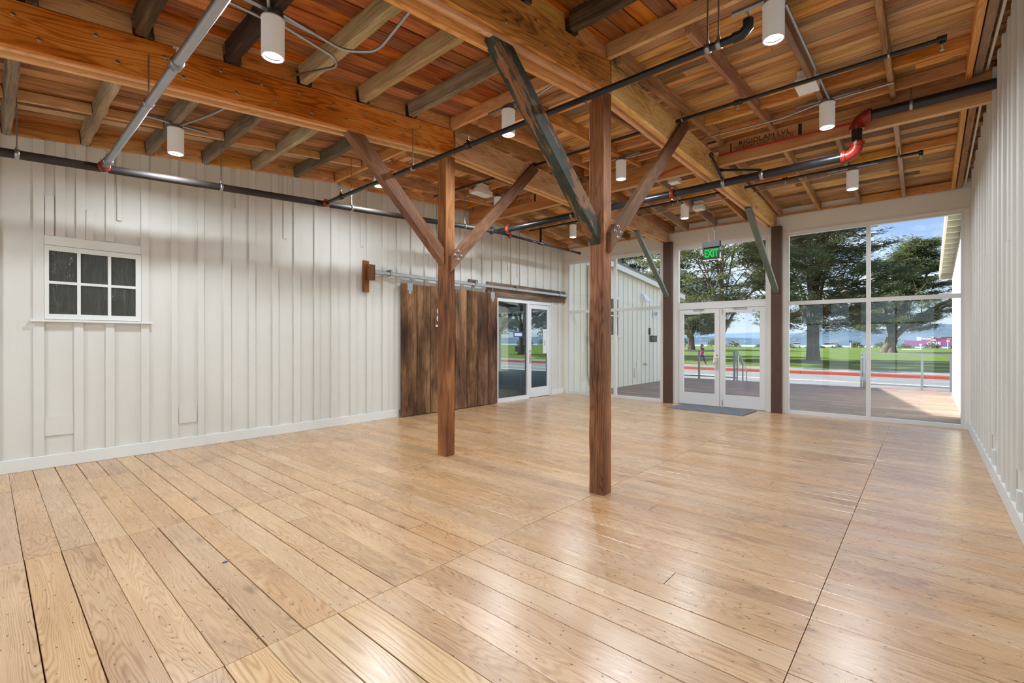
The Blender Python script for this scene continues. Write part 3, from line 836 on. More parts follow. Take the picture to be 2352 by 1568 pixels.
def flaking():
    t = NT('dark green paint flaking off brown wood')
    P = t.coords()
    a = t.noise(t.vmul(P, (2.2, 9.0, 9.0)), 1.0, 5.0, 0.65)
    fb = t.noise(t.vmul(P, (2.0, 80.0, 80.0)), 1.0, 3.0, 0.6)
    wd = t.ramp(fb, [(0.3, srgb(84,52,30)), (0.6, srgb(150,102,62))])
    gp = t.ramp(t.noise(P, 9.0, 4.0, 0.6), [(0.35, srgb(30,34,28)), (0.65, srgb(54,66,56))])
    m = t.step(a, 0.525, 0.55)
    return t.surf(t.mix(m, gp, wd), 0.55, bump=t.math('SUBTRACT', 1.0, m), bstr=0.5, bdist=0.01)
M['flaking'] = flaking()

def cut_brace(name, xc, w, p0, p1, h, cuts, mat, parent=None):
    """a brace in an upright plane, its ends cut by lines (point, inward normal) given in (y, z)"""
    M_, L = frame_x((xc, p0[0], p0[1]), (xc, p1[0], p1[1]))
    d = Vector((p1[0] - p0[0], p1[1] - p0[1])).normalized(); n = Vector((-d.y, d.x))
    a = Vector(p0) - d * 0.4; b = Vector(p1) + d * 0.4
    poly = [a - n * h / 2, b - n * h / 2, b + n * h / 2, a + n * h / 2]
    for q, nn in cuts:
        q = Vector(q); nn = Vector(nn); out = []
        for i in range(len(poly)):
            u, v = poly[i], poly[(i + 1) % len(poly)]
            du, dv = (u - q).dot(nn), (v - q).dot(nn)
            if du >= 0: out.append(u)
            if du * dv < 0: out.append(u.lerp(v, du / (du - dv)))
        poly = out
    mb = MB().prism([(p.x, p.y) for p in poly], 'x', xc - w / 2, xc + w / 2)
    Mi = M_.inverted()
    me = bpy.data.meshes.new(name)
    me.from_pydata([tuple(Mi @ Vector(p)) for p in mb.v], [], mb.f); me.materials.append(mat); me.update()
    bm = bmesh.new(); bm.from_mesh(me); bmesh.ops.recalc_face_normals(bm, faces=bm.faces[:])
    bmesh.ops.bevel(bm, geom=bm.edges[:], offset=0.005, segments=1, affect='EDGES'); bm.to_mesh(me); bm.free()
    return mesh_obj(name, me, M_, parent)
def lap_brace(label, xf, p0, p1, mat):
    """a plank knee brace lapped over the right faces of post and beam, with four bolts at its foot"""
    t = thing('knee_brace', label, 'brace', (xf, p0[0], p0[1]))
    th = 0.048
    a = Vector((xf + th / 2 + 0.001, p0[0], p0[1])); b = Vector((xf + th / 2 + 0.001, p1[0], p1[1]))
    dn = Vector((p1[0] - p0[0], p1[1] - p0[1])).normalized()
    cut_brace('plank', xf + th / 2 + 0.001, th, p0, p1, 0.145, [((p0[0] - 0.02, 0), (1, 0)), (p1, -dn)], mat, t)
    d = (b - a).normalized(); n = Vector((0, -d.z, d.y))
    for i in (0.10, 0.175):
        for j in (-0.035, 0.035):
            c = a + d * i + n * j
            Mx = Matrix.Translation((xf + th + 0.001, c.y, c.z)) @ Matrix.Rotation(math.pi / 2, 4, 'Y')
            w = MB().lathe([(0.020, 0.0), (0.020, 0.004), (0.0, 0.004)], 14, Mx).build('washer', M['galv'], t)
            MB().lathe([(0.010, 0.003), (0.010, 0.014), (0.0, 0.014)], 6, Mx, False).build('bolt_head', M['galv'], w)
    return t
lap_brace('brown plank knee brace bolted to the smudged post, rising towards the glazed wall', B1R, (3.80, 2.38), (5.46, 4.02), M['brace'])
lap_brace('brown plank knee brace bolted beside the dark green brace, rising towards the glazed wall', B2R, (3.82, 2.34), (5.64, 4.06), M['brace'])
tag(cut_brace('knee_brace', -4.470, 0.105, (3.70, 2.49), (2.60, 3.53), 0.15, [((3.737, 0), (-1, 0)), ((0, 3.290), (0.112, -1))], M['brace']), 'brown knee brace from the smudged post back under the dark beam', 'brace')
tag(cut_brace('knee_brace', -2.290, 0.105, (3.70, 2.45), (2.52, 3.47), 0.155, [((3.750, 0), (-1, 0)), ((0, 3.272), (0.112, -1))], M['flaking']), 'dark green knee brace with flaking paint under the chalk-marked beam', 'brace')
tag(timber('knee_brace', (-4.40, 10.32, 2.40), (-4.44, 8.86, 3.675), 0.10, 0.055, M['green_paint'], None, amp=0.001, seg=8), 'grey green painted brace against the painted post beside the corner window', 'brace')
tag(timber('knee_brace', (-2.19, 10.32, 2.36), (-2.25, 8.56, 3.675), 0.10, 0.055, M['green_paint'], None, amp=0.001, seg=8), 'grey green painted brace against the painted post beside the wide window', 'brace')

# ================================================================== LEFT WALL: window, sliding door, glass door
XF = XL + 0.022
w7 = thing('window_7', 'small white six-pane window blacked out with plastic sheet', 'window', (XF, 0.86, 1.66), kind='structure')
def wbar(nm, y0, y1, z0, z1, x1, mat=M['trim_white'], par=None):
    return MB().box(XL - 0.005, x1, y0, y1, z0, z1).build(nm, mat, par or w7)
wbar('sash_stile', 0.437, 0.473, 1.662, 2.487, XF + 0.006); wbar('sash_stile', 1.238, 1.289, 1.662, 2.487, XF + 0.006)
wbar('sash_rail', 0.473, 1.238, 1.662, 1.721, XF + 0.006); wbar('sash_rail', 0.473, 1.238, 2.430, 2.487, XF + 0.006)
wbar('muntin', 0.705, 0.735, 1.721, 2.430, XF + 0.002); wbar('muntin', 0.975, 1.005, 1.721, 2.430, XF + 0.002)
for a, b in ((0.473, 0.705), (0.735, 0.975), (1.005, 1.238)):
    wbar('muntin', a, b, 2.060, 2.090, XF + 0.001)
    for c, d in ((1.721, 2.060), (2.090, 2.430)):
        MB().box(XL + 0.001, XL + 0.006, a, b, c, d).build('pane', M['film'], w7)
MB().box(XL, XF + 0.045, 0.325, 1.402, 1.632, 1.656).build('sill', M['trim_white'], w7)
wbar('head_casing', 0.437, 1.289, 2.492, 2.598, XF + 0.002)

bd = thing('sliding_door', 'large weathered brown plank barn door hung from a track', 'door', (XL + 0.09, 6.38, 0.012))
edges = [5.093, 5.445, 5.775, 6.09, 6.41, 6.735, 7.055, 7.37, 7.68]
for a, b in zip(edges[:-1], edges[1:]):
    timber('board', (XL + 0.095, (a + b) / 2, 0.014), (XL + 0.095, (a + b) / 2, 2.485 + random.uniform(-0.006, 0.006)), b - a - 0.010, 0.04, M['barn'], bd, ch=0.005, up=Vector((1, 0, 0)))
for z in (0.35, 2.2):
    timber('ledger', (XL + 0.06, 5.15, z), (XL + 0.06, 7.62, z), 0.03, 0.16, M['barn'], bd)
for yc in (5.28, 7.52):
    h = MB().box(XL + 0.115, XL + 0.121, yc - 0.06, yc + 0.06, 2.36, 2.50)
    h.box(XL + 0.115, XL + 0.121, yc - 0.03, yc + 0.03, 2.30, 2.36).build('hanger_plate', M['galv'], bd)
    MB().tube([(XL + 0.118, yc, 2.49), (XL + 0.118, yc, 2.61)], 0.009, 8).build('hanger_rod', M['galv'], bd)
M['numeral'] = paint('white stencil paint', srgb(225,225,220), 0.7, 0.03, 0.0)
text('stencil_numeral', '8', 0.46, face_M((XL + 0.1165, 6.00, 1.915), (0, 1, 0), (0, 0, 1)), M['numeral'], bd, 0.0005, sx=0.8)
MB().box(XL + 0.116, XL + 0.117, 5.895, 6.22, 1.70, 1.735).build('stencil_bar', M['numeral'], bd)

tr = thing('door_track', 'galvanised sliding door track with wooden end block and header board', 'track', (XL + 0.1, 7.4, 2.6))
timber('rail', (XL + 0.115, 4.53, 2.625), (XL + 0.115, 10.38, 2.625), 0.05, 0.062, M['galv'], tr, ch=0.006)
for yc in (4.86, 6.98, 8.32, 10.05):
    MB().box(XL + 0.02, XL + 0.146, yc - 0.02, yc + 0.02, 2.592, 2.600).box(XL + 0.141, XL + 0.147, yc - 0.02, yc + 0.02, 2.592, 2.672).box(XL + 0.02, XL + 0.146, yc - 0.02, yc + 0.02, 2.658, 2.70).build('bracket', M['galv_dark'], tr)
timber('stop_board', (XL + 0.04, 4.405, 2.268), (XL + 0.04, 4.405, 2.815), 0.11, 0.04, M['brace'], tr, up=Vector((1, 0, 0)))
timber('stop_block', (XL + 0.10, 4.465, 2.478), (XL + 0.10, 4.465, 2.748), 0.13, 0.08, M['brace'], tr, up=Vector((1, 0, 0)))
timber('header_board', (XL + 0.043, 7.41, 2.585), (XL + 0.043, 10.385, 2.585), 0.04, 0.305, M['header_old'], tr, amp=0.002, seg=16)
timber('backing_block', (XL + 0.04, 6.86, 2.70), (XL + 0.04, 7.11, 2.70), 0.035, 0.075, M['header_old'], tr)

d2 = thing('door_2', 'white aluminium glass door with fixed sidelight in the left wall', 'door', (XL, 8.77, 0), kind='structure')
fx0, fx1 = XL - 0.05, XL + 0.035
mb = MB()
for a, b, c, d in ((7.72, 7.79, 0, 2.40), (9.77, 9.81, 0, 2.40), (8.83, 8.895, 0, 2.40), (7.79, 8.83, 2.33, 2.40), (8.895, 9.77, 2.33, 2.40), (7.79, 8.83, 0.0, 0.09)):
    mb.box(fx0, fx1, a, b, c, d)
mb.build('door_frame', M['alum_white'], d2)
MB().box(XL - 0.012, XL - 0.006, 7.785, 8.835, 0.085, 2.335).build('sidelight_glass', M['glass_side'], d2)
lf = MB()
for a, b, c, d in ((8.90, 9.005, 0.012, 2.325), (9.66, 9.765, 0.012, 2.325), (9.005, 9.66, 0.012, 0.25), (9.005, 9.66, 2.22, 2.325)):
    lf.box(XL - 0.03, XL + 0.015, a, b, c, d)
leaf2 = lf.build('door_leaf', M['alum_white'], d2, at=(XL, 9.33, 0))
MB().box(XL - 0.012, XL - 0.006, 9.0, 9.665, 0.245, 2.225).build('glass', M['glass_side'], leaf2)
MB().box(XL + 0.015, XL + 0.030, 8.925, 8.985, 0.86, 1.10).build('lock_plate', M['bronze'], leaf2)
MB().tube([(XL + 0.03, 8.955, 0.99), (XL + 0.075, 8.955, 0.99), (XL + 0.08, 9.07, 0.99)], 0.010, 8).build('lever', M['bronze'], leaf2)
MB().tube([(XL + 0.02, 8.955, 1.17), (XL + 0.045, 8.955, 1.17)], 0.024, 12).build('cylinder_lock', M['bronze'], leaf2)
MB().box(XL - 0.09, XL - 0.03, 9.15, 9.5, 2.18, 2.24).build('closer', M['plastic_white'], leaf2)
M['blue'] = paint('blue printed border', srgb(40,84,150), 0.5, 0.0, 0.0)
M['paper'] = paint('white paper', srgb(232,234,238), 0.6, 0.0, 0.0)
def notice(label, y0, y1, z0, z1, border, lines):
    t = thing('notice_sign', label, 'sign', (XL - 0.004, (y0 + y1) / 2, z0))
    MB().box(XL - 0.0058, XL - 0.0045, y0, y1, z0, z1).build('backing', M['blue'] if border else M['paper'], t)
    if border: MB().box(XL - 0.0045, XL - 0.0040, y0 + border, y1 - border, z0 + border, z1 - border).build('paper', M['paper'], t)
    for k, (s, sz, z) in enumerate(lines):
        text('lettering', s, sz, face_M((XL - 0.0036, (y0 + y1) / 2, z), (0, 1, 0), (0, 0, 1)), M['blue'], t, 0.0003)
    return t
notice('small white notice with thick blue border on the sidelight', 8.36, 8.70, 1.50, 1.64, 0.035, [])
notice('white poster sheet with blue figure 1 on the glass door', 9.50, 9.66, 1.10, 1.72, 0.0, [('1', 0.20, 1.36), ('....', 0.10, 1.66)])
tag(MB().box(XL - 0.0058, XL - 0.003, 8.42, 8.56, 1.16, 1.29).build('notice_plate', M['black'], None, at=(XL, 8.49, 1.16)), 'small dark square plate on the sidelight', 'plate')
# room behind the glass door, open to the street side
rm = thing('wall_side_room', 'dim grey room behind the glass side door', 'wall', (-13.5, 11.0, 0), kind='structure')
MB().box(-20.5, XL - 0.16, 5.2, 17.6, -0.14, -0.02).build('side_room_floor', M['room_floor'], rm)
MB().box(-20.5, XL - 0.16, 5.2, 17.6, 3.0, 3.1).build('side_room_ceiling', M['room_dark'], rm)
MB().box(-20.6, -20.5, 5.2, 17.6, -0.1, 3.1).build('side_room_wall', M['room_dark'], rm)
MB().box(-20.5, XL - 0.16, 5.1, 5.2, -0.1, 3.1).build('side_room_wall', M['room_dark'], rm)
MB().box(XL - 0.17, XL - 0.16, 5.2, 7.7, 0, 3).build('side_room_wall', M['room_dark'], rm)
MB().box(XL - 0.17, XL - 0.16, 9.84, 17.6, 0, 3).build('side_room_wall', M['room_dark'], rm)
tp = thing('white_post', 'white post with slanting brace in the room behind the glass side door', 'post', (-14.9, 15.85, -0.02))
MB().box(-14.99, -14.81, 15.76, 15.94, -0.02, 2.72).build('shaft', M['trim_white'], tp)
MB().box(-17.5, -11.5, 15.78, 15.92, 2.72, 3.0).build('cross_beam', M['trim_white'], tp)
timber('slanting_brace', (-14.84, 15.85, 1.75), (-13.95, 15.85, 2.74), 0.12, 0.15, M['trim_white'], tp)

# ================================================================== DOWNLIGHTS
def make_lamp():
    t = thing('downlight', 'white cylinder downlight', 'lamp', (0, 0, 0), 'cylinder downlights')
    L, R = 0.27, 0.075
    MB().lathe([(R - 0.005, 0.006), (R, 0.006), (R, L - 0.014), (R + 0.003, L - 0.014), (R + 0.003, L), (0.0, L)], 32).build('can', M['lamp_white'], t)
    MB().lathe([(R - 0.016, 0.012), (R - 0.012, 0.0), (R, 0.0), (R, 0.006)], 32).build('rim', M['lamp_white'], t)
    MB().lathe([(R - 0.005, 0.006), (R - 0.018, 0.016)], 32).build('baffle', M['galv_dark'], t)
    MB().lathe([(R - 0.017, 0.018), (0.0, 0.018)], 32).build('lens', M['lens'], t)
    jb = MB().box(-0.052, 0.052, -0.052, 0.052, L, L + 0.045).build('junction_box', M['galv_dark'], t, at=(0, 0, L))
    for sg in (-1, 1): MB().tube([(0.075 * sg, 0, L + 0.022), (0.05 * sg, 0, L + 0.022)], 0.014, 8).build('connector', M['galv'], jb)
    MB().lathe([(0.0, 0.0), (0.014, 0.0), (0.014, 0.002), (0.0, 0.002)], 12, Matrix.Translation((0.02, -0.052, L + 0.024)) @ Matrix.Rotation(math.pi / 2, 4, 'X')).build('knockout', M['galv'], jb)
    MB().box(-0.02, 0.02, -0.30, 0.30, L + 0.045, L + 0.066).build('mounting_channel', M['galv'], t)
    return t
def copy_tree(o, parent=None):
    c = o.copy(); COL.objects.link(c); c.parent = parent
    if o.name in WM: WM[c.name] = WM[o.name]
    for ch in list(o.children): copy_tree(ch, c)
    return c
lamp_light = bpy.data.lights.new('downlight_glow', 'AREA')
lamp_light.shape = 'DISK'; lamp_light.size = 0.11; lamp_light.energy = LAMP_WATT; lamp_light.color = (0.83, 0.925, 1.0)
LAMPS = [
    (-3.47, 1.357, 3.43, 'white cylinder downlight between the two sloping beams with looping conduit'),
    (-6.10, 1.376, 3.45, 'white cylinder downlight above the black main pipe near the six-pane window'),
    (-3.47, 3.857, 3.705, 'white cylinder downlight under the header joist between the two braced posts'),
    (-6.10, 3.90, 3.72, 'white cylinder downlight partly behind the knee brace of the smudged post'),
    (-5.95, 6.32, 3.81, 'white cylinder downlight beside the ridge beam in the bay by the left wall'),
    (-5.86, 8.66, 3.72, 'white cylinder downlight above the thin black pipe near the corner window'),
    (-3.37, 6.233, 3.805, 'white cylinder downlight before the ridge beam between the two long beams'),
    (-3.47, 8.936, 3.775, 'white cylinder downlight beside a white box above the exit sign'),
    (-0.87, 3.99, 3.715, 'white cylinder downlight at the post line in the bay by the right wall'),
    (-0.827, 6.26, 3.808, 'white cylinder downlight hanging before the stamped ridge beam'),
    (-0.818, 8.594, 3.682, 'white cylinder downlight beyond the red pipe elbows near the wide window'),
    (-0.87, 1.37, 3.45, 'white cylinder downlight in the near bay by the right wall'),
    (-6.10, -1.15, 3.19, 'white cylinder downlight behind the viewpoint by the left wall'),
    (-3.47, -1.15, 3.19, 'white cylinder downlight behind the viewpoint between the beams'),
    (-0.87, -1.15, 3.19, 'white cylinder downlight behind the viewpoint by the right wall'),
]
proto = make_lamp()
for k, (x, y, z, lab) in enumerate(LAMPS):
    t = proto if k == 0 else copy_tree(proto)
    rot = 0.0 if y < 3 else math.pi / 2
    t.matrix_basis = Matrix.Translation((x, y, z)) @ Matrix.Rotation(rot, 4, 'Z')
    t['label'] = lab
for k, (x, y, z, lab) in enumerate(LAMPS):
    lo = bpy.data.objects.new('glow', lamp_light)
    COL.objects.link(lo)
    lo.parent = [o for o in COL.objects if o.get('label') == lab][0]
    lo.matrix_basis = Matrix.Translation((0, 0, 0.010))

# ================================================================== SPRINKLER PIPES
def zmain(y): return 3.162 + 0.0641 * y
def ring_hanger(t, x, y, z, r, ztop, along='x', w=0.016):
    """threaded rod and a strap ring around a pipe"""
    ax = Matrix.Rotation(math.pi / 2, 4, 'Y') if along == 'x' else Matrix.Rotation(math.pi / 2, 4, 'X')
    Mx = Matrix.Translation((x, y, z)) @ ax
    h = MB().lathe([(r + 0.001, -w), (r + 0.006, -w), (r + 0.006, w), (r + 0.001, w)], 18, Mx).build('strap', M['galv'], t)
    MB().tube([(x, y, z + r), (x, y, ztop)], 0.0055, 6).build('rod', M['galv'], t)
    MB().tube([(x, y, z + r + 0.005), (x, y, z + r + 0.03)], 0.011, 6).build('rod_nut', M['galv'], t)
def coupling(t, c, r, along, mat=None, w=0.028):
    ax = Matrix.Rotation(math.pi / 2, 4, 'Y') if along == 'x' else Matrix.Rotation(math.pi / 2, 4, 'X')
    Mx = Matrix.Translation(c) @ ax
    o = MB().lathe([(r, -w), (r + 0.018, -w), (r + 0.022, -w * 0.5), (r + 0.022, w * 0.5), (r + 0.018, w), (r, w)], 20, Mx)
    cp = o.build('coupling', mat or M['red'], t)
    for s in (-1, 1):
        e = MB()
        p = Mx @ Vector((0, 0, 0)) + Vector((0, 0, s * (r + 0.03)))
        d = Vector((1, 0, 0)) if along == 'x' else Vector((0, 1, 0))
        sd = Vector((0, 1, 0)) if along == 'x' else Vector((1, 0, 0))
        e.tube([p - sd * 0.03, p + sd * 0.03], 0.010, 8).build('coupling_bolt', M['galv'], cp)
    return cp
def sprinkler(t, x, y, z, up=1):
    s = MB().lathe([(0.008, 0), (0.008, 0.02 * up), (0.005, 0.022 * up), (0.005, 0.045 * up)], 8, Matrix.Translation((x, y, z))).build('sprinkler_head', M['brass'], t)
    MB().lathe([(0.0, 0.046 * up), (0.018, 0.046 * up), (0.018, 0.048 * up), (0.0, 0.048 * up)], 12, Matrix.Translation((x, y, z))).build('deflector', M['galv'], s)
def tee(t, x, y, z, r, along, mat):
    ax = Matrix.Rotation(math.pi / 2, 4, 'Y') if along == 'x' else Matrix.Rotation(math.pi / 2, 4, 'X')
    MB().lathe([(r, -0.035), (r + 0.009, -0.035), (r + 0.009, 0.035), (r, 0.035)], 16, Matrix.Translation((x, y, z)) @ ax).tube([(x, y, z), (x, y, z + r + 0.03)], 0.016, 10).build('tee_fitting', mat, t)

XM = -6.40
mp = thing('sprinkler_main', 'dark brown sprinkler main running along the left wall on hanger rods', 'pipe', (XM, 3, 3.3))
MB().tube([(XM, YB + 0.1, zmain(YB)), (XM, 6.80, zmain(6.80))], 0.042, 18).build('pipe', M['pipe_brown'], mp)
for y in (-1.6, 0.20, 1.90, 3.62, 5.9):
    ring_hanger(mp, XM, y, zmain(y), 0.042, deckz(y) - 0.02, 'y')
coupling(mp, (XM, 6.62, zmain(6.62)), 0.042, 'y', M['pipe_black'])

pa = thing('sprinkler_branch', 'bright galvanised sprinkler branch crossing under the dark sloping beam', 'pipe', (-4, 0.815, 3.2))
za = zmain(0.815)
MB().tube([(XM + 0.05, 0.815, za), (-1.2, 0.815, za - 0.04)], 0.030, 16).build('pipe', M['galv'], pa)
coupling(pa, (XM + 0.07, 0.815, za), 0.032, 'x')
MB().tube([(XM, 0.815, za), (XM + 0.06, 0.815, za)], 0.034, 14).build('outlet', M['red'], pa)
tee(pa, -6.13, 0.815, za, 0.030, 'x', M['galv_dark']); sprinkler(pa, -6.13, 0.815, za + 0.055)
tee(pa, -3.60, 0.815, za - 0.02, 0.030, 'x', M['galv_dark']); sprinkler(pa, -3.60, 0.815, za + 0.035)
ring_hanger(pa, -4.36, 0.815, za - 0.014, 0.030, bz(0.815) + 0.17, 'x')

pb = thing('sprinkler_branch', 'black sprinkler branch passing before both braced posts with elbow end', 'pipe', (-3.6, 3.2, 3.38))
zb_ = zmain(3.2)
MB().tube([(XM + 0.05, 3.2, zb_), (-0.90, 3.2, zb_)], 0.025, 14).build('pipe', M['pipe_black'], pb)
coupling(pb, (XM + 0.07, 3.2, zb_), 0.028, 'x')
MB().tube([(XM, 3.2, zb_), (XM + 0.06, 3.2, zb_)], 0.03, 12).build('outlet', M['red'], pb)
tee(pb, -5.93, 3.2, zb_, 0.025, 'x', M['pipe_brown']); sprinkler(pb, -5.93, 3.2, zb_ + 0.05)
tee(pb, -3.42, 3.2, zb_, 0.025, 'x', M['pipe_brown']); sprinkler(pb, -3.42, 3.2, zb_ + 0.05)
MB().tube([(-0.93, 3.2, zb_), (-0.875, 3.2, zb_ + 0.002), (-0.84, 3.2, zb_ + 0.035), (-0.84, 3.2, zb_ + 0.08)], 0.033, 12).build('elbow', M['pipe_black'], pb)
sprinkler(pb, -0.84, 3.2, zb_ + 0.08)
ring_hanger(pb, -4.33, 3.2, zb_, 0.025, bz(3.2) + 0.16, 'x')
ring_hanger(pb, -1.09, 3.2, zb_, 0.025, deckz(3.2) - 0.03, 'x'); ring_hanger(pb, -1.02, 3.2, zb_, 0.025, deckz(3.2) - 0.03, 'x')

pc = thing('sprinkler_cross_main', 'thick black sprinkler pipe with red elbows rising before the ridge beam', 'pipe', (-3.5, 6.8, 3.61))
ZC, YC, RC = 3.605, 6.80, 0.053
MB().tube([(XM, YC, ZC - 0.005), (-0.74, YC, ZC + 0.005)], RC, 20).build('pipe', M['pipe_black'], pc)
MB().tube([(-0.605, YC, ZC + 0.12), (-0.605, YC, 3.92)], RC, 20).build('riser', M['pipe_black'], pc)
MB().tube([(-0.49, YC, 4.03), (XR - 0.01, YC, 4.03)], RC, 20).build('pipe', M['pipe_black'], pc)
def elbow(c0, c1, c2, nm):
    c0, c1, c2 = map(Vector, (c0, c1, c2))
    pts = [c0.lerp(c1, t / 8).lerp(c1.lerp(c2, t / 8), t / 8) for t in range(9)]
    o = MB().tube(pts, RC + 0.012, 18)
    for p, d in ((c0, (c1 - c0).normalized()), (c2, (c2 - c1).normalized())):
        o.tube([p - d * 0.012, p + d * 0.030] if p == c0 else [p - d * 0.03, p + d * 0.012], RC + 0.024, 18)
    e = o.build(nm, M['red'], pc)
    b = MB()
    for p, d in ((c0, Vector((1, 0, 0))), (c2, Vector((0, 0, 1)))):
        for s in (-1, 1):
            q = p + Vector((0, s * (RC + 0.026), 0))
            b.tube([q - Vector((0, 0, .02)) - d * 0, q + Vector((0, 0, .02))], 0.008, 8)
    b.build('elbow_bolt', M['galv'], e)
elbow((-0.745, YC, ZC + 0.005), (-0.605, YC, ZC), (-0.605, YC, ZC + 0.13), 'elbow')
elbow((-0.605, YC, 3.91), (-0.605, YC, 4.035), (-0.48, YC, 4.03), 'elbow')
coupling(pc, (-2.82, YC, ZC), RC, 'x'); coupling(pc, (-6.12, YC, ZC), RC, 'x')
ring_hanger(pc, -4.62, YC, ZC, RC, 4.2, 'x'); ring_hanger(pc, -0.12, YC, 4.03, RC, 4.3, 'x')
ring_hanger(pc, -2.10, YC, ZC, RC, 3.72, 'x', 0.022); ring_hanger(pc, -1.62, YC, ZC, RC, 3.69, 'x', 0.022)
MB().tube([(-2.12, YC, ZC + 0.07), (-2.175, 6.56, 3.93)], 0.017, 10).tube([(-2.175, 6.56, 3.93), (-2.19, 6.53, 3.96)], 0.028, 8).build('sway_brace', M['pipe_black'], pc)
MB().tube([(-1.62, YC, ZC + 0.07), (-2.12, 6.83, 3.80)], 0.017, 10).tube([(-2.12, 6.83, 3.80), (-2.18, 6.835, 3.82)], 0.024, 8).build('sway_brace', M['pipe_black'], pc)

pe = thing('sprinkler_branch', 'thin black sprinkler pipe below the far rafters with riser at the left wall', 'pipe', (-3.4, 8.187, 3.9))
MB().tube([(XM, 6.80, 3.585), (XM, 9.73, 3.58)], 0.026, 14).build('pipe', M['pipe_black'], pe)
MB().tube([(XM, 9.69, 3.58), (XM, 9.76, 3.58)], 0.036, 12).build('end_cap', M['pipe_black'], pe)
MB().tube([(XM, 8.187, 3.58), (XM, 8.187, 3.90)], 0.026, 12).tube([(XM, 8.12, 3.58), (XM, 8.25, 3.58)], 0.036, 12).build('riser', M['pipe_black'], pe)
coupling(pe, (XM, 7.15, 3.583), 0.027, 'y')
MB().tube([(-6.72, 8.187, 3.91), (-0.05, 8.187, 3.905)], 0.019, 12).build('pipe', M['pipe_black'], pe)
for x in (-4.3, -3.4, -1.62): MB().tube([(x - 0.035, 8.187, 3.908), (x + 0.035, 8.187, 3.908)], 0.029, 10).build('tee_fitting', M['pipe_black'], pe)
MB().tube([(-0.07, 8.187, 3.905), (-0.02, 8.187, 3.905)], 0.029, 10).tube([(-0.045, 8.187, 3.905), (-0.045, 8.187, 3.865)], 0.022, 10).build('elbow', M['pipe_black'], pe)
sprinkler(pe, -0.045, 8.187, 3.865, -1); sprinkler(pe, -1.62, 8.187, 3.88, -1); sprinkler(pe, -3.4, 8.187, 3.88, -1)
ring_hanger(pe, XM, 9.3, 3.58, 0.026, 4.0, 'y', 0.010)
ring_hanger(pe, -0.27, 8.187, 3.905, 0.019, 4.03, 'x', 0.010); ring_hanger(pe, -3.30, 8.187, 3.907, 0.019, 4.03, 'x', 0.010)

pd = thing('sprinkler_branch', 'thin black sprinkler pipe crossing below the rafters nearer than the ridge beam', 'pipe', (-3.3, 5.4, 4.03))
MB().tube([(-6.66, 5.4, 4.035), (0.10, 5.4, 3.985)], 0.019, 12).build('pipe', M['pipe_black'], pd)
MB().tube([(-1.56, 5.4, 3.997), (-1.48, 5.4, 3.997)], 0.029, 10).build('tee_fitting', M['pipe_black'], pd)
sprinkler(pd, -1.52, 5.4, 3.972, -1); sprinkler(pd, -6.64, 5.4, 4.01, -1)
MB().tube([(0.07, 5.4, 3.985), (0.135, 5.4, 3.985)], 0.029, 10).tube([(0.105, 5.4, 3.985), (0.105, 5.4, 3.94)], 0.022, 10).build('elbow', M['pipe_black'], pd)
sprinkler(pd, 0.105, 5.4, 3.94, -1)
ring_hanger(pd, -2.13, 5.4, 4.0, 0.019, 4.10, 'x', 0.010); ring_hanger(pd, -0.25, 5.4, 3.99, 0.019, 4.10, 'x', 0.010)

# ================================================================== CONDUIT
def smooth(pts, k=5):
    pts = [Vector(p) for p in pts]
    out = [pts[0]]
    for i in range(1, len(pts) - 1):
        a, b, c = pts[i-1], pts[i], pts[i+1]
        r = min(0.09, (b - a).length * 0.45, (c - b).length * 0.45)
        p, q = b + (a - b).normalized() * r, b + (c - b).normalized() * r
        for s in range(k + 1):
            u = s / k
            out.append(p.lerp(b, u).lerp(b.lerp(q, u), u))
    out.append(pts[-1])
    return out
def conduit(label, pts, r=0.0105, mat=None):
    o = MB().tube(smooth(pts), r, 10).build('conduit', mat or M['galv'], None, at=pts[0])
    return tag(o, label, 'conduit')
conduit('galvanised conduit looping from the first downlight over a grey joist', [(-3.40, 1.40, 3.722), (-3.40, 1.86, 3.68), (-3.18, 2.02, 3.66), (-2.80, 2.04, 3.80), (-2.50, 2.06, 3.93)], 0.012)
conduit('galvanised conduit bending back from the first downlight to the dark beam', [(-3.50, 1.42, 3.715), (-3.50, 1.84, 3.66), (-3.62, 1.92, 3.67), (-4.33, 1.86, 3.84)], 0.012)
conduit('ribbed flexible conduit rising from the first downlight', [(-3.44, 1.32, 3.74), (-3.30, 1.25, 3.80), (-3.1, 1.18, 3.88)], 0.013)
conduit('galvanised conduit entering the first downlight from outside the frame', [(-3.54, 1.33, 3.722), (-3.56, 0.9, 3.73), (-3.60, 0.2, 3.70)], 0.012)
conduit('galvanised conduit bending up from the downlight by the left wall to the dark beam', [(-6.02, 1.40, 3.742), (-5.35, 1.50, 3.68), (-4.95, 1.55, 3.66), (-4.75, 1.62, 3.78), (-4.62, 1.64, 3.80)], 0.012)
conduit('galvanised conduit between the downlight by the right wall and the one before the stamped beam', [(-0.80, 4.05, 3.99), (-0.79, 5.7, 4.04), (-0.80, 6.22, 4.10)], 0.0125)
conduit('galvanised conduit along the ridge beam from the right bay downlight to the middle bay', [(-0.90, 6.26, 4.10), (-1.3, 6.30, 4.07), (-3.30, 6.24, 4.10)], 0.011)
conduit('galvanised conduit from the downlight before the stamped beam to a rafter by the right wall', [(-0.76, 6.26, 4.10), (-0.25, 6.27, 4.105)], 0.011)
conduit('white conduit between the far downlights of the right and middle bays', [(-0.89, 8.60, 3.975), (-1.35, 8.62, 3.955), (-2.15, 8.70, 3.96), (-3.38, 8.93, 3.99)], 0.010)
conduit('galvanised conduit between the far downlights of the middle and left bays', [(-3.55, 8.92, 3.98), (-4.0, 8.85, 3.955), (-5.78, 8.66, 4.0)], 0.010)
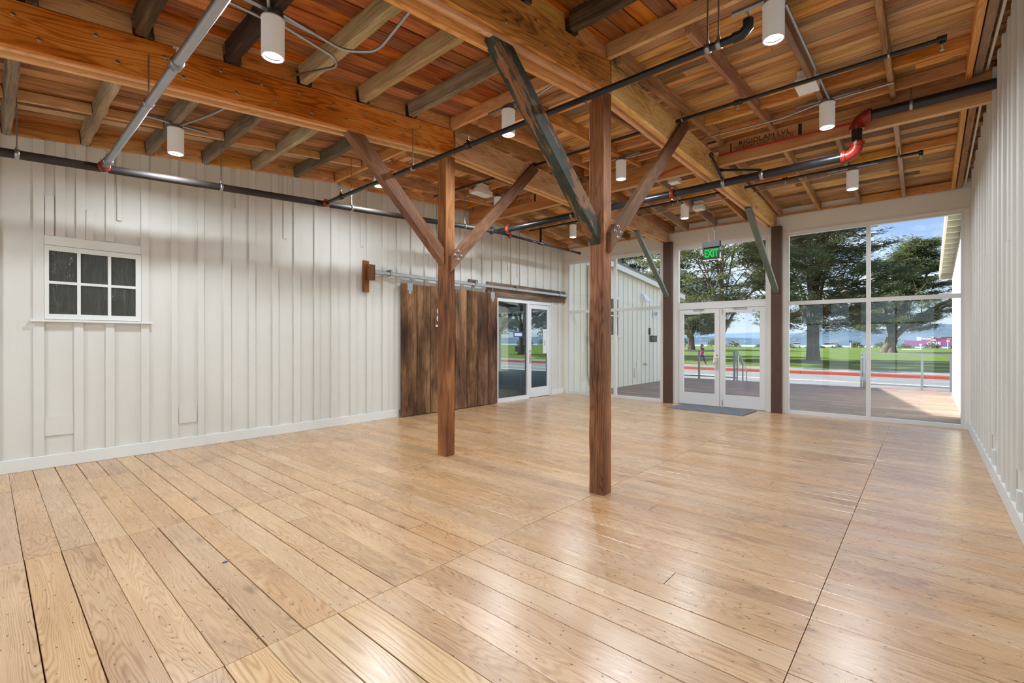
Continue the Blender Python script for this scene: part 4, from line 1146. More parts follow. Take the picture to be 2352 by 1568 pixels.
conduit('galvanised conduit running from the far downlight down to the exit sign', [(-3.40, 8.98, 4.07), (-3.30, 9.2, 4.04), (-3.22, 9.5, 4.0), (-3.19, 9.74, 3.98), (-3.175, 9.76, 3.43)], 0.010)
conduit('galvanised conduit on the header joist between the braced posts', [(-3.40, 3.86, 3.99), (-3.05, 3.80, 3.96), (-2.7, 3.80, 4.02)], 0.011)
conduit('thin red alarm conduit clipped along the stamped ridge beam', [(-2.19, 6.885, 4.035), (-0.68, 6.885, 4.02)], 0.010, M['red_tube'])
conduit('thin red alarm conduit dropping along the middle ridge beam', [(-2.39, 6.885, 4.02), (-2.85, 6.885, 4.01), (-3.20, 6.86, 3.90)], 0.010, M['red_tube'])
conduit('galvanised conduit before the ridge beam in the bay by the left wall', [(-5.88, 6.34, 4.10), (-5.2, 6.36, 4.09), (-4.6, 6.38, 4.09)], 0.011)

def white_box(label, x, y, z, sx, sy, sz=0.075):
    t = thing('ceiling_box', label, 'box', (x, y, z))
    MB().box(x - sx, x + sx, y - sy, y + sy, z, z + sz).build('cover', M['plastic_white'], t)
    MB().box(x - sx * .8, x + sx * .8, y - sy * .8, y + sy * .8, z + sz, deckz(y) - 0.02).build('mounting_block', M['plastic_white'], t)
white_box('white box fixed to the roof boards before the downlight at the stamped beam', -0.93, 5.72, 4.06, 0.095, 0.12)
white_box('white box beside the far downlight above the exit sign', -3.26, 9.10, 3.93, 0.09, 0.10)
white_box('white box on the roof boards of the bay by the left wall', -6.02, 5.95, 4.06, 0.10, 0.20)
white_box('white box on the roof boards behind the bolted plank brace', -3.02, 7.35, 3.95, 0.08, 0.08)

# ================================================================== EXIT SIGN, ENTRANCE MAT
M['sign_housing'] = paint('bronze grey sign housing', srgb(66,62,58), 0.5, 0.02, 0.0)
ex = thing('exit_sign', 'lit green exit sign hanging on conduit before the double door', 'sign', (-3.24, 9.78, 3.05))
MB().box(-3.42, -3.08, 9.73, 9.83, 3.315, 3.425).build('housing', M['sign_housing'], ex)
MB().box(-3.405, -3.095, 9.762, 9.79, 3.065, 3.315).build('panel', M['black'], ex)
MB().box(-3.408, -3.092, 9.760, 9.792, 3.058, 3.068).build('edge_rail', M['alum'], ex)
text('lettering', 'EXIT', 0.215, face_M((-3.25, 9.760, 3.187), (1, 0, 0), (0, 0, 1)), M['exit_green'], ex, 0.0015, bold=0.0045, sx=0.62)
MB().tube([(-3.30, 9.78, 3.42), (-3.30, 9.78, 4.0)], 0.005, 6).build('rod', M['galv'], ex)

mat = tag(MB().obox(Matrix.Identity(4), 1.52, 0.80, 0.012).build('entrance_mat', M['mat'], None), 'charcoal grey entrance mat lying inside the double door', 'mat')
mat.matrix_basis = Matrix.Translation((-3.31, 9.90, 0.0065)) @ Matrix.Rotation(math.radians(-3), 4, 'Z')
tag(MB().ellipsoid((0, 0, 0), 0.013, 0.018, 0.003, 8, 4, 0.25).build('paint_fleck', M['blue'], None), 'small bright blue paint fleck on the near floor planks', 'fleck').matrix_basis = Matrix.Translation((-3.36, 1.02, 0.0015))

# ================================================================== OUTDOORS: ground
def ground_mat(name, c0, c1, c2, scale, rough=0.9, bstr=0.4):
    t = NT(name)
    P = t.n('ShaderNodeTexCoord').outputs['Object']
    a = t.noise(P, scale, 6.0, 0.65)
    b = t.noise(P, scale * 14, 4.0, 0.7)
    f = t.math('ADD', t.math('MULTIPLY', a, 0.6), t.math('MULTIPLY', b, 0.4))
    return t.surf(t.ramp(f, [(0.32, c0), (0.5, c1), (0.68, c2)]), rough, bump=b, bstr=bstr, bdist=0.05, spec=0.15)
M['grass'] = ground_mat('lawn grass', (0.045, 0.088, 0.012), (0.100, 0.160, 0.018), (0.21, 0.26, 0.048), 0.35, 0.9, 0.8)
M['asphalt'] = ground_mat('pale asphalt', srgb(112,114,116), srgb(130,132,134), srgb(146,148,149), 0.5)
M['concrete'] = ground_mat('pale concrete', srgb(122,122,120), srgb(138,138,135), srgb(154,154,150), 0.8)
M['kerb_red'] = paint('red kerb paint', srgb(190,74,52), 0.7, 0.1, 0.1)
M['line_white'] = paint('white road paint', srgb(228,228,226), 0.7, 0.05, 0.0)
M['tactile'] = paint('yellow tactile paving', srgb(214,176,96), 0.7, 0.1, 0.1)
M['water'] = paint('grey blue bay water', srgb(176,196,214), 0.25, 0.03, 0.3, 0.02)
M['hill'] = ground_mat('wooded hillside with haze tint', srgb(62,82,98), srgb(80,100,118), srgb(104,122,136), 0.006, 1.0, 0.1)  # blue of the distance haze is put into the base colour
M['hill_far'] = ground_mat('distant hills with haze tint', srgb(96,124,150), srgb(106,134,160), srgb(118,146,170), 0.004, 1.0, 0.0)  # farther ridge: paler, bluer haze painted into the colour
M['sand'] = ground_mat('sandy path', srgb(196,176,150), srgb(210,192,166), srgb(222,206,184), 0.6)

gd = thing('lawn', 'bright green park lawn beyond the street', 'lawn', (0, 60, -0.5), kind='structure')
def strip(mb, pts, x0, x1):
    n = len(pts)
    vs = [(x0, y, z) for y, z in pts] + [(x1, y, z) for y, z in pts]
    return mb.add(vs, [(i, n + i, n + i + 1, i + 1) for i in range(n - 1)])
mb = MB()
xs = [-260 + 10 * i for i in range(61)]
yv = [38.2, 44, 50, 58, 68, 80, 95, 112, 130, 150, 170, 188, 200, 230, 262]
vs = []
rng = random.Random(5)
for j, y in enumerate(yv):
    for i, x in enumerate(xs):
        z = -0.50 - (y - 38) * 0.0018
        if j > 1: z += 0.10 * math.sin(x * 0.11 + y * 0.05) * min(1, (y - 38) / 20)
        if y > 195: z -= (y - 195) * 0.30
        vs.append((x, y, z))
n = len(xs)
fs = [(j*n+i, j*n+i+1, (j+1)*n+i+1, (j+1)*n+i) for j in range(len(yv)-1) for i in range(n-1)]
mb.add(vs, fs, True).build('lawn_surface', M['grass'], gd)

st = thing('street', 'pale asphalt street with red kerb and pavement', 'street', (0, 27, -0.7), kind='structure')
MB().box(-160, 160, 18.9, 34.75, -0.90, -0.70).build('asphalt', M['asphalt'], st)
MB().box(-160, 160, 34.98, 38.4, -0.90, -0.50).build('pavement', M['concrete'], st)
for x in range(-48, 30, 6):
    MB().box(x + 0.01, x + 5.99, 34.75, 34.98, -0.70, -0.53).build('kerb_stone', M['kerb_red'], st)
MB().box(-160, -48, 34.75, 34.98, -0.70, -0.53).build('kerb_far', M['kerb_red'], st); MB().box(30, 160, 34.75, 34.98, -0.70, -0.53).build('kerb_far', M['kerb_red'], st)
for y0, y1, x0, x1 in ((29.4, 29.62, -40, 4), (26.2, 26.42, -40, -9.5), (25.2, 25.38, -9, 8), (22.6, 22.8, -9.5, 8)):
    MB().box(x0, x1, y0, y1, -0.70, -0.694).build('road_line', M['line_white'], st)
MB().box(-14.5, -7.6, 22.2, 23.3, -0.70, -0.692).build('tactile_strip', M['tactile'], st)
M['line_red'] = paint('red road lettering', srgb(190,80,70), 0.7, 0.1, 0.0)
text('road_lettering', 'NO PARKING', 0.55, face_M((0.3, 26.6, -0.697), (1, 0, 0), (0, 1, 0)), M['line_red'], st, 0.001)
tag(MB().box(-4.2, -0.6, 142, 149, -0.85, -0.60).build('sand_path', M['sand'], None, at=(-2.4, 145, -0.8)), 'patch of bare sand at the far side of the lawn', 'path', kind='structure')

dk = thing('terrace_deck', 'weathered brown board deck outside the glazed wall', 'deck', (-3.4, 14.4, -0.03), kind='structure')
mb = MB()
y = YW + 0.12
k = 0
while y < 18.25:
    xj = [XL - 3.0, -5.2 + (k % 3) * 0.9, -1.6 + (k % 4) * 0.5, 0.62]
    for a, b in zip(xj[:-1], xj[1:]): mb.box(a + 0.002, b - 0.002, y + 0.003, y + 0.137, -0.075, -0.035)
    y += 0.14; k += 1
tag(mb.build('deck_boards', M['ext_deck'], dk), kind='stuff')
MB().box(XL - 3.0, 0.62, YW + 0.1, 18.25, -0.72, -0.08).build('deck_base', M['sub'], dk)
for i in range(3):
    MB().box(-5.10, -1.45, 18.25 + 0.3 * i, 18.55 + 0.3 * i, -0.72, -0.20 - 0.165 * i).build('step', M['ext_deck'], dk)

# ------------------------------------------------------------------ railings on the deck
def railing(label, xa, xb, posts, y=18.15):
    t = thing('deck_railing', label, 'railing', ((xa + xb) / 2, y, -0.035))
    MB().box(xa, xb, y - 0.025, y + 0.025, 1.005, 1.05).build('top_rail', M['rail_grey'], t)
    MB().box(xa, xb, y - 0.018, y + 0.018, 0.06, 0.10).build('bottom_rail', M['rail_grey'], t)
    for x in posts: MB().box(x - 0.03, x + 0.03, y - 0.03, y + 0.03, -0.035, 1.005).build('railing_post', M['rail_grey'], t)
    for k in range(8):
        z = 0.19 + 0.10 * k
        MB().tube([(xa, y, z), (xb, y, z)], 0.003, 4).build('cable', M['steel'], t)
    return t
M['rail_grey'] = paint('grey painted rail', srgb(132,138,142), 0.5, 0.02, 0.0)
railing('grey deck railing with steel cables seen through the double door', -10.2, -5.12, (-9.0, -7.75, -6.49, -5.22))
railing('grey deck railing with steel cables before the lawn beside the white building', -1.44, 0.58, (-1.42, -0.07, 0.55))
def stair_rail(label, x):
    t = thing('stair_handrail', label, 'handrail', (x, 18.3, -0.035))
    MB().tube(smooth([(x, 18.20, 0.30), (x, 18.20, 0.93), (x, 18.36, 0.93), (x, 19.25, 0.28), (x, 19.25, -0.70)]), 0.021, 10).build('grab_rail', M['steel'], t)
    MB().box(x - 0.05, x - 0.01, 18.14, 18.18, -0.035, 1.03).build('newel_post', M['rail_grey'], t)
    MB().box(x - 0.05, x - 0.01, 18.85, 18.89, -0.60, 0.55).build('lower_post', M['rail_grey'], t)
    M_, L = frame_x((x - 0.03, 18.16, 1.03), (x - 0.03, 18.87, 0.53))
    MB().obox(M_, L, 0.045, 0.045).build('sloping_rail', M['rail_grey'], t)
    for k in range(6):
        MB().tube([(x - 0.03, 18.17, 0.88 - 0.13 * k), (x - 0.03, 18.86, 0.40 - 0.13 * k)], 0.003, 4).build('cable', M['steel'], t)
stair_rail('steel stair handrail seen through the right leaf of the double door', -5.10)
stair_rail('steel stair handrail seen beside the mullion of the wide window', -1.47)

# ------------------------------------------------------------------ neighbouring buildings either side of the terrace
def rakeL(y): return 3.836 - 0.108 * (y - 12.67)
lb_ = thing('timber_building', 'pale board and batten building with grey roof left of the terrace', 'building', (-7.2, 14.2, -0.03))
XE = -7.20
mb = MB().prism([(YW + 0.12, -0.6), (17.75, -0.6), (17.75, rakeL(17.75) - 0.12), (YW + 0.12, rakeL(YW + 0.12) - 0.12)], 'x', XE - 0.15, XE)
mb.build('side_wall', M['bldg_side'], lb_)
MB().box(-9.0, XE - 0.15, 17.6, 17.75, -0.6, 3.05).build('end_wall', M['bldg_side'], lb_)
MB().box(-21, -20.4, 17.6, 17.75, -0.6, 3.05).build('end_wall', M['bldg_side'], lb_)
MB().box(-20.4, -9.0, 17.6, 17.75, -0.6, -0.1).build('end_sill', M['bldg_side'], lb_)
MB().box(-20.4, -9.0, 17.6, 17.75, 2.85, 3.05).build('end_header', M['bldg_side'], lb_)
MB().box(-21.2, -21, YB - 8, 17.75, -0.6, 3.4).build('end_wall', M['bldg_side'], lb_)
MB().box(-21, XL - 0.2, YB - 8.2, YB - 8, -0.6, 3.4).build('end_wall', M['bldg_side'], lb_)
MB().box(XL - 0.2, XL - 0.05, YB - 8, YB - 0.2, -0.6, 3.4).build('side_wall', M['bldg_side'], lb_)
y = YW + 0.25
while y < 17.7:
    w = 0.05
    MB().box(XE, XE + 0.02, y, y + w, -0.03, rakeL(y) - 0.16).build('batten', M['bldg_side'], lb_)
    y += 0.31
RID = 5.15
yr = 12.67 - (RID - 3.836) / 0.108
def slab(x0, x1, y0, z0, y1, z1, th=0.1):
    return MB().prism([(y0, z0 - th), (y1, z1 - th), (y1, z1), (y0, z0)], 'x', x0, x1)
slab(-21.4, -6.98, YW + 0.6, rakeL(YW + 0.6), 18.05, rakeL(18.05), 0.07).build('roof_edge', M['roofing'], lb_)
slab(-21.4, XL - 0.3, yr, RID, YW + 0.6, rakeL(YW + 0.6), 0.07).build('roof_slope', M['roofing'], lb_)
slab(-21.4, XL - 0.3, YB - 9, 3.3, yr, RID, 0.07).build('roof_slope', M['roofing'], lb_)
slab(-7.02, -6.985, YW + 0.6, rakeL(YW + 0.6) - 0.07, 18.03, rakeL(18.03) - 0.07, 0.16).build('rake_board', M['bldg_white'], lb_)
slab(XE, -7.02, YW + 0.6, rakeL(YW + 0.6) - 0.075, 18.0, rakeL(18.0) - 0.075, 0.02).build('soffit', M['bldg_white'], lb_)
MB().box(-21.4, -6.99, 18.0, 18.05, rakeL(18.05) - 0.22, rakeL(18.05) - 0.05).build('eave_board', M['bldg_white'], lb_)
# its window
wn = MB().box(XE, XE + 0.03, 12.55, 12.62, 1.56, 2.78).box(XE, XE + 0.03, 13.10, 13.17, 1.56, 2.78).box(XE, XE + 0.03, 12.62, 13.10, 2.70, 2.78).box(XE, XE + 0.03, 12.62, 13.10, 2.17, 2.21).build('window', M['bldg_white'], lb_, at=(XE, 12.86, 1.5))
for a, b in ((1.60, 2.17), (2.21, 2.70)):
    MB().box(XE + 0.004, XE + 0.010, 12.62, 13.10, a, b).build('pane', M['film'], wn)
MB().box(XE, XE + 0.06, 12.50, 13.25, 1.52, 1.56).build('window_sill', M['bldg_white'], lb_)
for y0, z0, z1 in ((14.35, 0.55, 0.70), (14.72, 0.55, 1.9), (14.2, 0.2, 0.52)):
    MB().box(XE, XE + 0.028, y0, y0 + (0.14 if z1 - z0 < 0.2 else 0.035), z0, z1).build('patch_strip', M['bldg_side'], lb_)
wlg = thing('wall_light', 'white wedge wall light high on the left terrace building', 'light', (XE, 14.8, 2.75))
MB().prism([(XE, 2.76), (XE + 0.22, 2.76), (XE + 0.10, 3.0), (XE, 3.0)], 'y', 14.66, 14.96).build('housing', M['plastic_white'], wlg)
MB().box(XE + 0.02, XE + 0.18, 14.69, 14.93, 2.752, 2.762).build('diffuser', M['lamp_white'], wlg)
MB().tube([(XE + 0.02, 14.80, 2.74), (XE + 0.02, 14.80, 2.60)], 0.012, 6).build('conduit', M['bldg_side'], wlg)
def plaque(name, label, cat, y0, y1, z0, z1, mat, s, sz, tm, x=XE + 0.024):
    t = thing(name, label, cat, (x, (y0 + y1) / 2, z0))
    MB().box(x - 0.004, x + 0.010, y0, y1, z0, z1).build('plate', mat, t)
    if s: text('lettering', s, sz, face_M((x + 0.0108, (y0 + y1) / 2, (z0 + z1) / 2), (0, 1, 0), (0, 0, 1)), tm, t, 0.0006, bold=0.004)
    return t
M['sign_grey'] = paint('pale grey sign', srgb(206,212,216), 0.5, 0.0, 0.0)
plaque('number_sign', 'pale building number sign reading 1187 on the left terrace building', 'sign', 15.58, 15.95, 2.24, 2.48, M['sign_grey'], '1187', 0.17, M['black'])
M['tan'] = paint('tan lettering', srgb(150,120,80), 0.5, 0.0, 0.0)
plaque('door_plaque', 'black plaque with small tan lettering on the left terrace building', 'sign', 15.32, 15.90, 1.38, 1.60, M['black'], 'EXIT', 0.11, M['tan'])
cr_ = plaque('card_reader', 'small black card reader above the black plaque', 'reader', 15.28, 15.38, 1.63, 1.86, M['black'], None, 0, None)
MB().box(XE + 0.034, XE + 0.038, 15.31, 15.35, 1.80, 1.83).build('indicator', M['red'], cr_)
hb = thing('hose_tap', 'small dark hose tap low on the left terrace building', 'tap', (XE, 14.9, 0.62))
MB().tube([(XE, 14.9, 0.62), (XE + 0.10, 14.9, 0.62), (XE + 0.12, 14.9, 0.57)], 0.014, 8).build('spout', M['galv_dark'], hb)
MB().tube([(XE + 0.05, 14.82, 0.66), (XE + 0.05, 14.98, 0.66)], 0.010, 8).build('handle', M['galv_dark'], hb)
dp = thing('downpipe', 'white downpipe in the corner beside the left terrace wall', 'pipe', (XE + 0.06, 11.3, 0))
MB().tube(smooth([(XE + 0.07, 11.35, 3.55), (XE + 0.07, 11.35, 0.45), (XE + 0.07, 11.55, 0.12), (XE + 0.07, 11.95, 0.06)]), 0.045, 12).build('pipe', M['bldg_white'], dp)

rb_ = thing('timber_building', 'sunlit white building with overhanging eave right of the terrace', 'building', (0.6, 14, -0.03))
def rakeR(y): return 4.02 - 0.108 * (y - 11.16)
XQ = 0.545
MB().prism([(YW + 0.12, -0.6), (16.95, -0.6), (16.95, rakeR(16.95) - 0.1), (YW + 0.12, rakeR(YW + 0.12) - 0.1)], 'x', XQ, XQ + 0.15).build('side_wall', M['bldg_white'], rb_)
MB().box(XQ + 0.15, 14, 16.8, 16.95, -0.6, 3.3).build('end_wall', M['bldg_white'], rb_)
MB().box(XQ + 0.15, 14, YB - 8, YB - 7.85, -0.6, 3.3).build('end_wall', M['bldg_white'], rb_)
MB().box(XQ + 0.05, XQ + 0.2, YB - 8, YB - 0.2, -0.6, 3.3).build('side_wall', M['bldg_white'], rb_)
MB().box(14, 14.2, YB - 8, 16.95, -0.6, 3.3).build('end_wall', M['bldg_white'], rb_)
slab(0.28, 14.4, YW + 0.6, rakeR(YW + 0.6), 17.45, rakeR(17.45), 0.06).build('roof_edge', M['roofing'], rb_)
yr2 = 11.16 - (RID - 4.02) / 0.108
slab(XR + 0.3, 14.4, yr2, RID, YW + 0.6, rakeR(YW + 0.6), 0.06).build('roof_slope', M['roofing'], rb_)
slab(XR + 0.3, 14.4, YB - 9, 3.3, yr2, RID, 0.06).build('roof_slope', M['roofing'], rb_)
slab(0.28, 0.315, YW + 0.6, rakeR(YW + 0.6) - 0.06, 17.45, rakeR(17.45) - 0.06, 0.16).build('rake_board', M['bldg_white'], rb_)
MB().box(0.28, 14.4, 17.41, 17.45, rakeR(17.45) - 0.24, rakeR(17.45) - 0.05).build('eave_board', M['bldg_white'], rb_)
y = YW + 0.9
while y < 17.2:
    MB().box(0.315, XQ, y, y + 0.05, rakeR(y) - 0.20, rakeR(y) - 0.065).build('lookout', M['bldg_white'], rb_)
    y += 0.42
slab(0.315, XQ, YW + 0.6, rakeR(YW + 0.6) - 0.062, 17.4, rakeR(17.4) - 0.062, 0.01).build('soffit', M['dark_soffit'] if 'dark_soffit' in M else M['header_old'], rb_)
y = YW + 0.3
while y < 16.9:
    MB().box(XQ - 0.02, XQ, y, y + 0.05, -0.03, rakeR(y) - 0.2).build('batten', M['bldg_white'], rb_); y += 0.33
MB().box(XQ - 0.045, XQ, 11.6, 12.6, 1.02, 1.07).build('window_sill', M['bldg_white'], rb_)

# ------------------------------------------------------------------ far bay, hills, ship
tag(MB().add([(-4000, 255, -20), (3000, 255, -20), (3000, 3200, -20), (-4000, 3200, -20)], [(0, 1, 2, 3)]).build('bay_water', M['water'], None), 'pale blue bay water beyond the lawn', 'water', kind='structure')
def hills(name, label, y0, y1, hf, mat):
    xs = [-4200 + 60 * i for i in range(100)]
    rows_ = [(y0, 0.0), (y0 + (y1 - y0) * 0.25, 0.45), (y0 + (y1 - y0) * 0.6, 0.85), (y1, 1.0), (y1 + 300, 0.6)]
    vs = [(x, y, -22 + f * (hf(x) + 22)) for y, f in rows_ for x in xs]
    n = len(xs)
    fs = [(j*n+i, j*n+i+1, (j+1)*n+i+1, (j+1)*n+i) for j in range(len(rows_)-1) for i in range(n-1)]
    return tag(MB().add(vs, fs, True).build(name, mat, None), label, 'hills', kind='structure')
hills('shore_hills', 'wooded hills tinted hazy blue green along the far shore', 2500, 3000, lambda x: 34 + 14 * math.sin(x * 0.0031 + 1.0) + 6 * math.sin(x * 0.011) + 3 * math.sin(x * 0.037) + (26 if x > -400 else max(0, 26 + (x + 400) * 0.08)), M['hill'])
hills('distant_hills', 'mountain ridge tinted hazy pale blue behind the shore hills', 5200, 6000, lambda x: 120 + 34 * math.sin(x * 0.0012) + 12 * math.sin(x * 0.0047 + 2), M['hill_far'])
rng = random.Random(9)
mb = MB()
for i in range(150):
    x = rng.uniform(-3300, 350); f = rng.uniform(0.16, 0.75)
    y = 2500 + 500 * f
    fr = 0.45 * f / 0.25 if f < 0.25 else 0.45 + 0.40 * (f - 0.25) / 0.35
    h = 34 + 14 * math.sin(x * 0.0031 + 1.0) + 6 * math.sin(x * 0.011) + 3 * math.sin(x * 0.037) + (26 if x > -400 else max(0, 26 + (x + 400) * 0.08))
    z = -22 + min(fr, 0.9) * (h + 22)
    w = rng.uniform(3, 7)
    mb.box(x, x + w, y - 12, y - 4, z - 2, z + rng.uniform(1.0, 2.6))
tag(tag(mb.build('hillside_houses', M['sign_grey'], None), 'scattered tiny white houses on the far shore hills', 'houses'), kind='stuff')

M['hull'] = paint('magenta ship hull', srgb(146,74,124), 0.5, 0.03, 0.0)
sh = thing('container_ship', 'magenta container ship with white letters crossing the bay', 'ship', (30, 2300, -20))
MB().prism([(-62, 3.0), (-52, -20), (330, -20), (330, 1.5), (-30, 1.5)], 'y', 2280, 2325).build('hull', M['hull'], sh)
MB().prism([(-52, -20.2), (330, -20.2), (330, -17), (-54, -17)], 'y', 2279.6, 2325.4).build('waterline_band', paint('dark blue waterline', srgb(70,60,120), 0.5, 0, 0), sh)
CC = [paint('container colour %d' % k, c, 0.6, 0.0, 0.0) for k, c in enumerate((srgb(190,60,130), srgb(150,50,56), srgb(96,60,70), srgb(190,110,90), srgb(120,90,140), srgb(206,200,200)))]
for lv, z in enumerate((1.6, 6.2, 10.8)):
    for k in range(22):
        if rng.random() < 0.10 + 0.2 * lv: continue
        x = -24 + k * 13.4
        MB().box(x, x + 12.6, 2282, 2322, z, z + 4.4).build('container_stack', rng.choice(CC), sh)
text('hull_lettering', 'ONE', 15, face_M((23, 2279.5, -8.5), (1, 0, 0), (0, 0, 1)), M['paper'], sh, 0.05, bold=0.3, sx=1.2)

# ------------------------------------------------------------------ trees
def leaf_mat(name, c0, c1, c2):
    t = NT(name)
    r = t.n('ShaderNodeNewGeometry').outputs['Random Per Island']
    P = t.n('ShaderNodeTexCoord').outputs['Object']
    f = t.math('ADD', t.math('MULTIPLY', r, 0.6), t.math('MULTIPLY', t.noise(P, 0.6, 3.0, 0.6), 0.4))
    col = t.ramp(f, [(0.2, c0), (0.5, c1), (0.8, c2)])
    d = t.n('ShaderNodeBsdfDiffuse', {0: col})
    tr = t.n('ShaderNodeBsdfTranslucent', {0: t.mix(0.5, col, (0.20, 0.25, 0.07))})
    mx = t.n('ShaderNodeMixShader', {0: 0.42, 1: d.outputs[0], 2: tr.outputs[0]})
    t.t.links.new(mx.outputs[0], t.out.inputs[0])
    return t.m
M['leaf'] = leaf_mat('cypress foliage', (0.095, 0.115, 0.080), (0.155, 0.182, 0.112), (0.245, 0.268, 0.148))
M['leaf2'] = leaf_mat('shrub foliage', (0.050, 0.070, 0.028), (0.095, 0.115, 0.045), (0.18, 0.17, 0.08))
def bark_mat(name, c0, c1):
    t = NT(name)
    P = t.n('ShaderNodeTexCoord').outputs['Object']
    a = t.noise(t.vmul(P, (5.0, 5.0, 0.7)), 1.0, 5.0, 0.65)
    return t.surf(t.ramp(a, [(0.3, c0), (0.7, c1)]), 0.9, bump=a, bstr=0.8, bdist=0.1, spec=0.1)
M['bark'] = bark_mat('cypress bark', srgb(58,48,40), srgb(122,106,90))
M['bark_pale'] = bark_mat('pale bark', srgb(96,84,72), srgb(166,150,132))

def leaves_mesh(name, centres, outward, size, rngn, flat=0.45):
    """elongated leaf sprays: one four-cornered blade for each centre"""
    n = len(centres)
    d = outward + rngn.normal(0, 0.45, (n, 3)); d[:, 2] *= flat
    d /= np.linalg.norm(d, axis=1)[:, None]
    up = np.array([0, 0, 1.0]) + rngn.normal(0, 0.5, (n, 3))
    s = np.cross(d, up); s /= np.linalg.norm(s, axis=1)[:, None]
    a = size * rngn.uniform(0.6, 1.5, n)[:, None]; b = a * rngn.uniform(0.16, 0.32, n)[:, None]
    droop = np.array([0, 0, -1.0]) * a * 0.25
    v = np.empty((n, 4, 3))
    v[:, 0] = centres - d * a; v[:, 1] = centres - s * b; v[:, 2] = centres + d * a + droop; v[:, 3] = centres + s * b
    me = bpy.data.meshes.new(name)
    me.vertices.add(n * 4); me.vertices.foreach_set('co', v.reshape(-1))
    me.loops.add(n * 4); me.loops.foreach_set('vertex_index', np.arange(n * 4, dtype=np.int32))
    me.polygons.add(n)
    me.polygons.foreach_set('loop_start', np.arange(0, n * 4, 4, dtype=np.int32))
    me.polygons.foreach_set('loop_total', np.full(n, 4, dtype=np.int32))
    me.update(); me.validate()
    return me

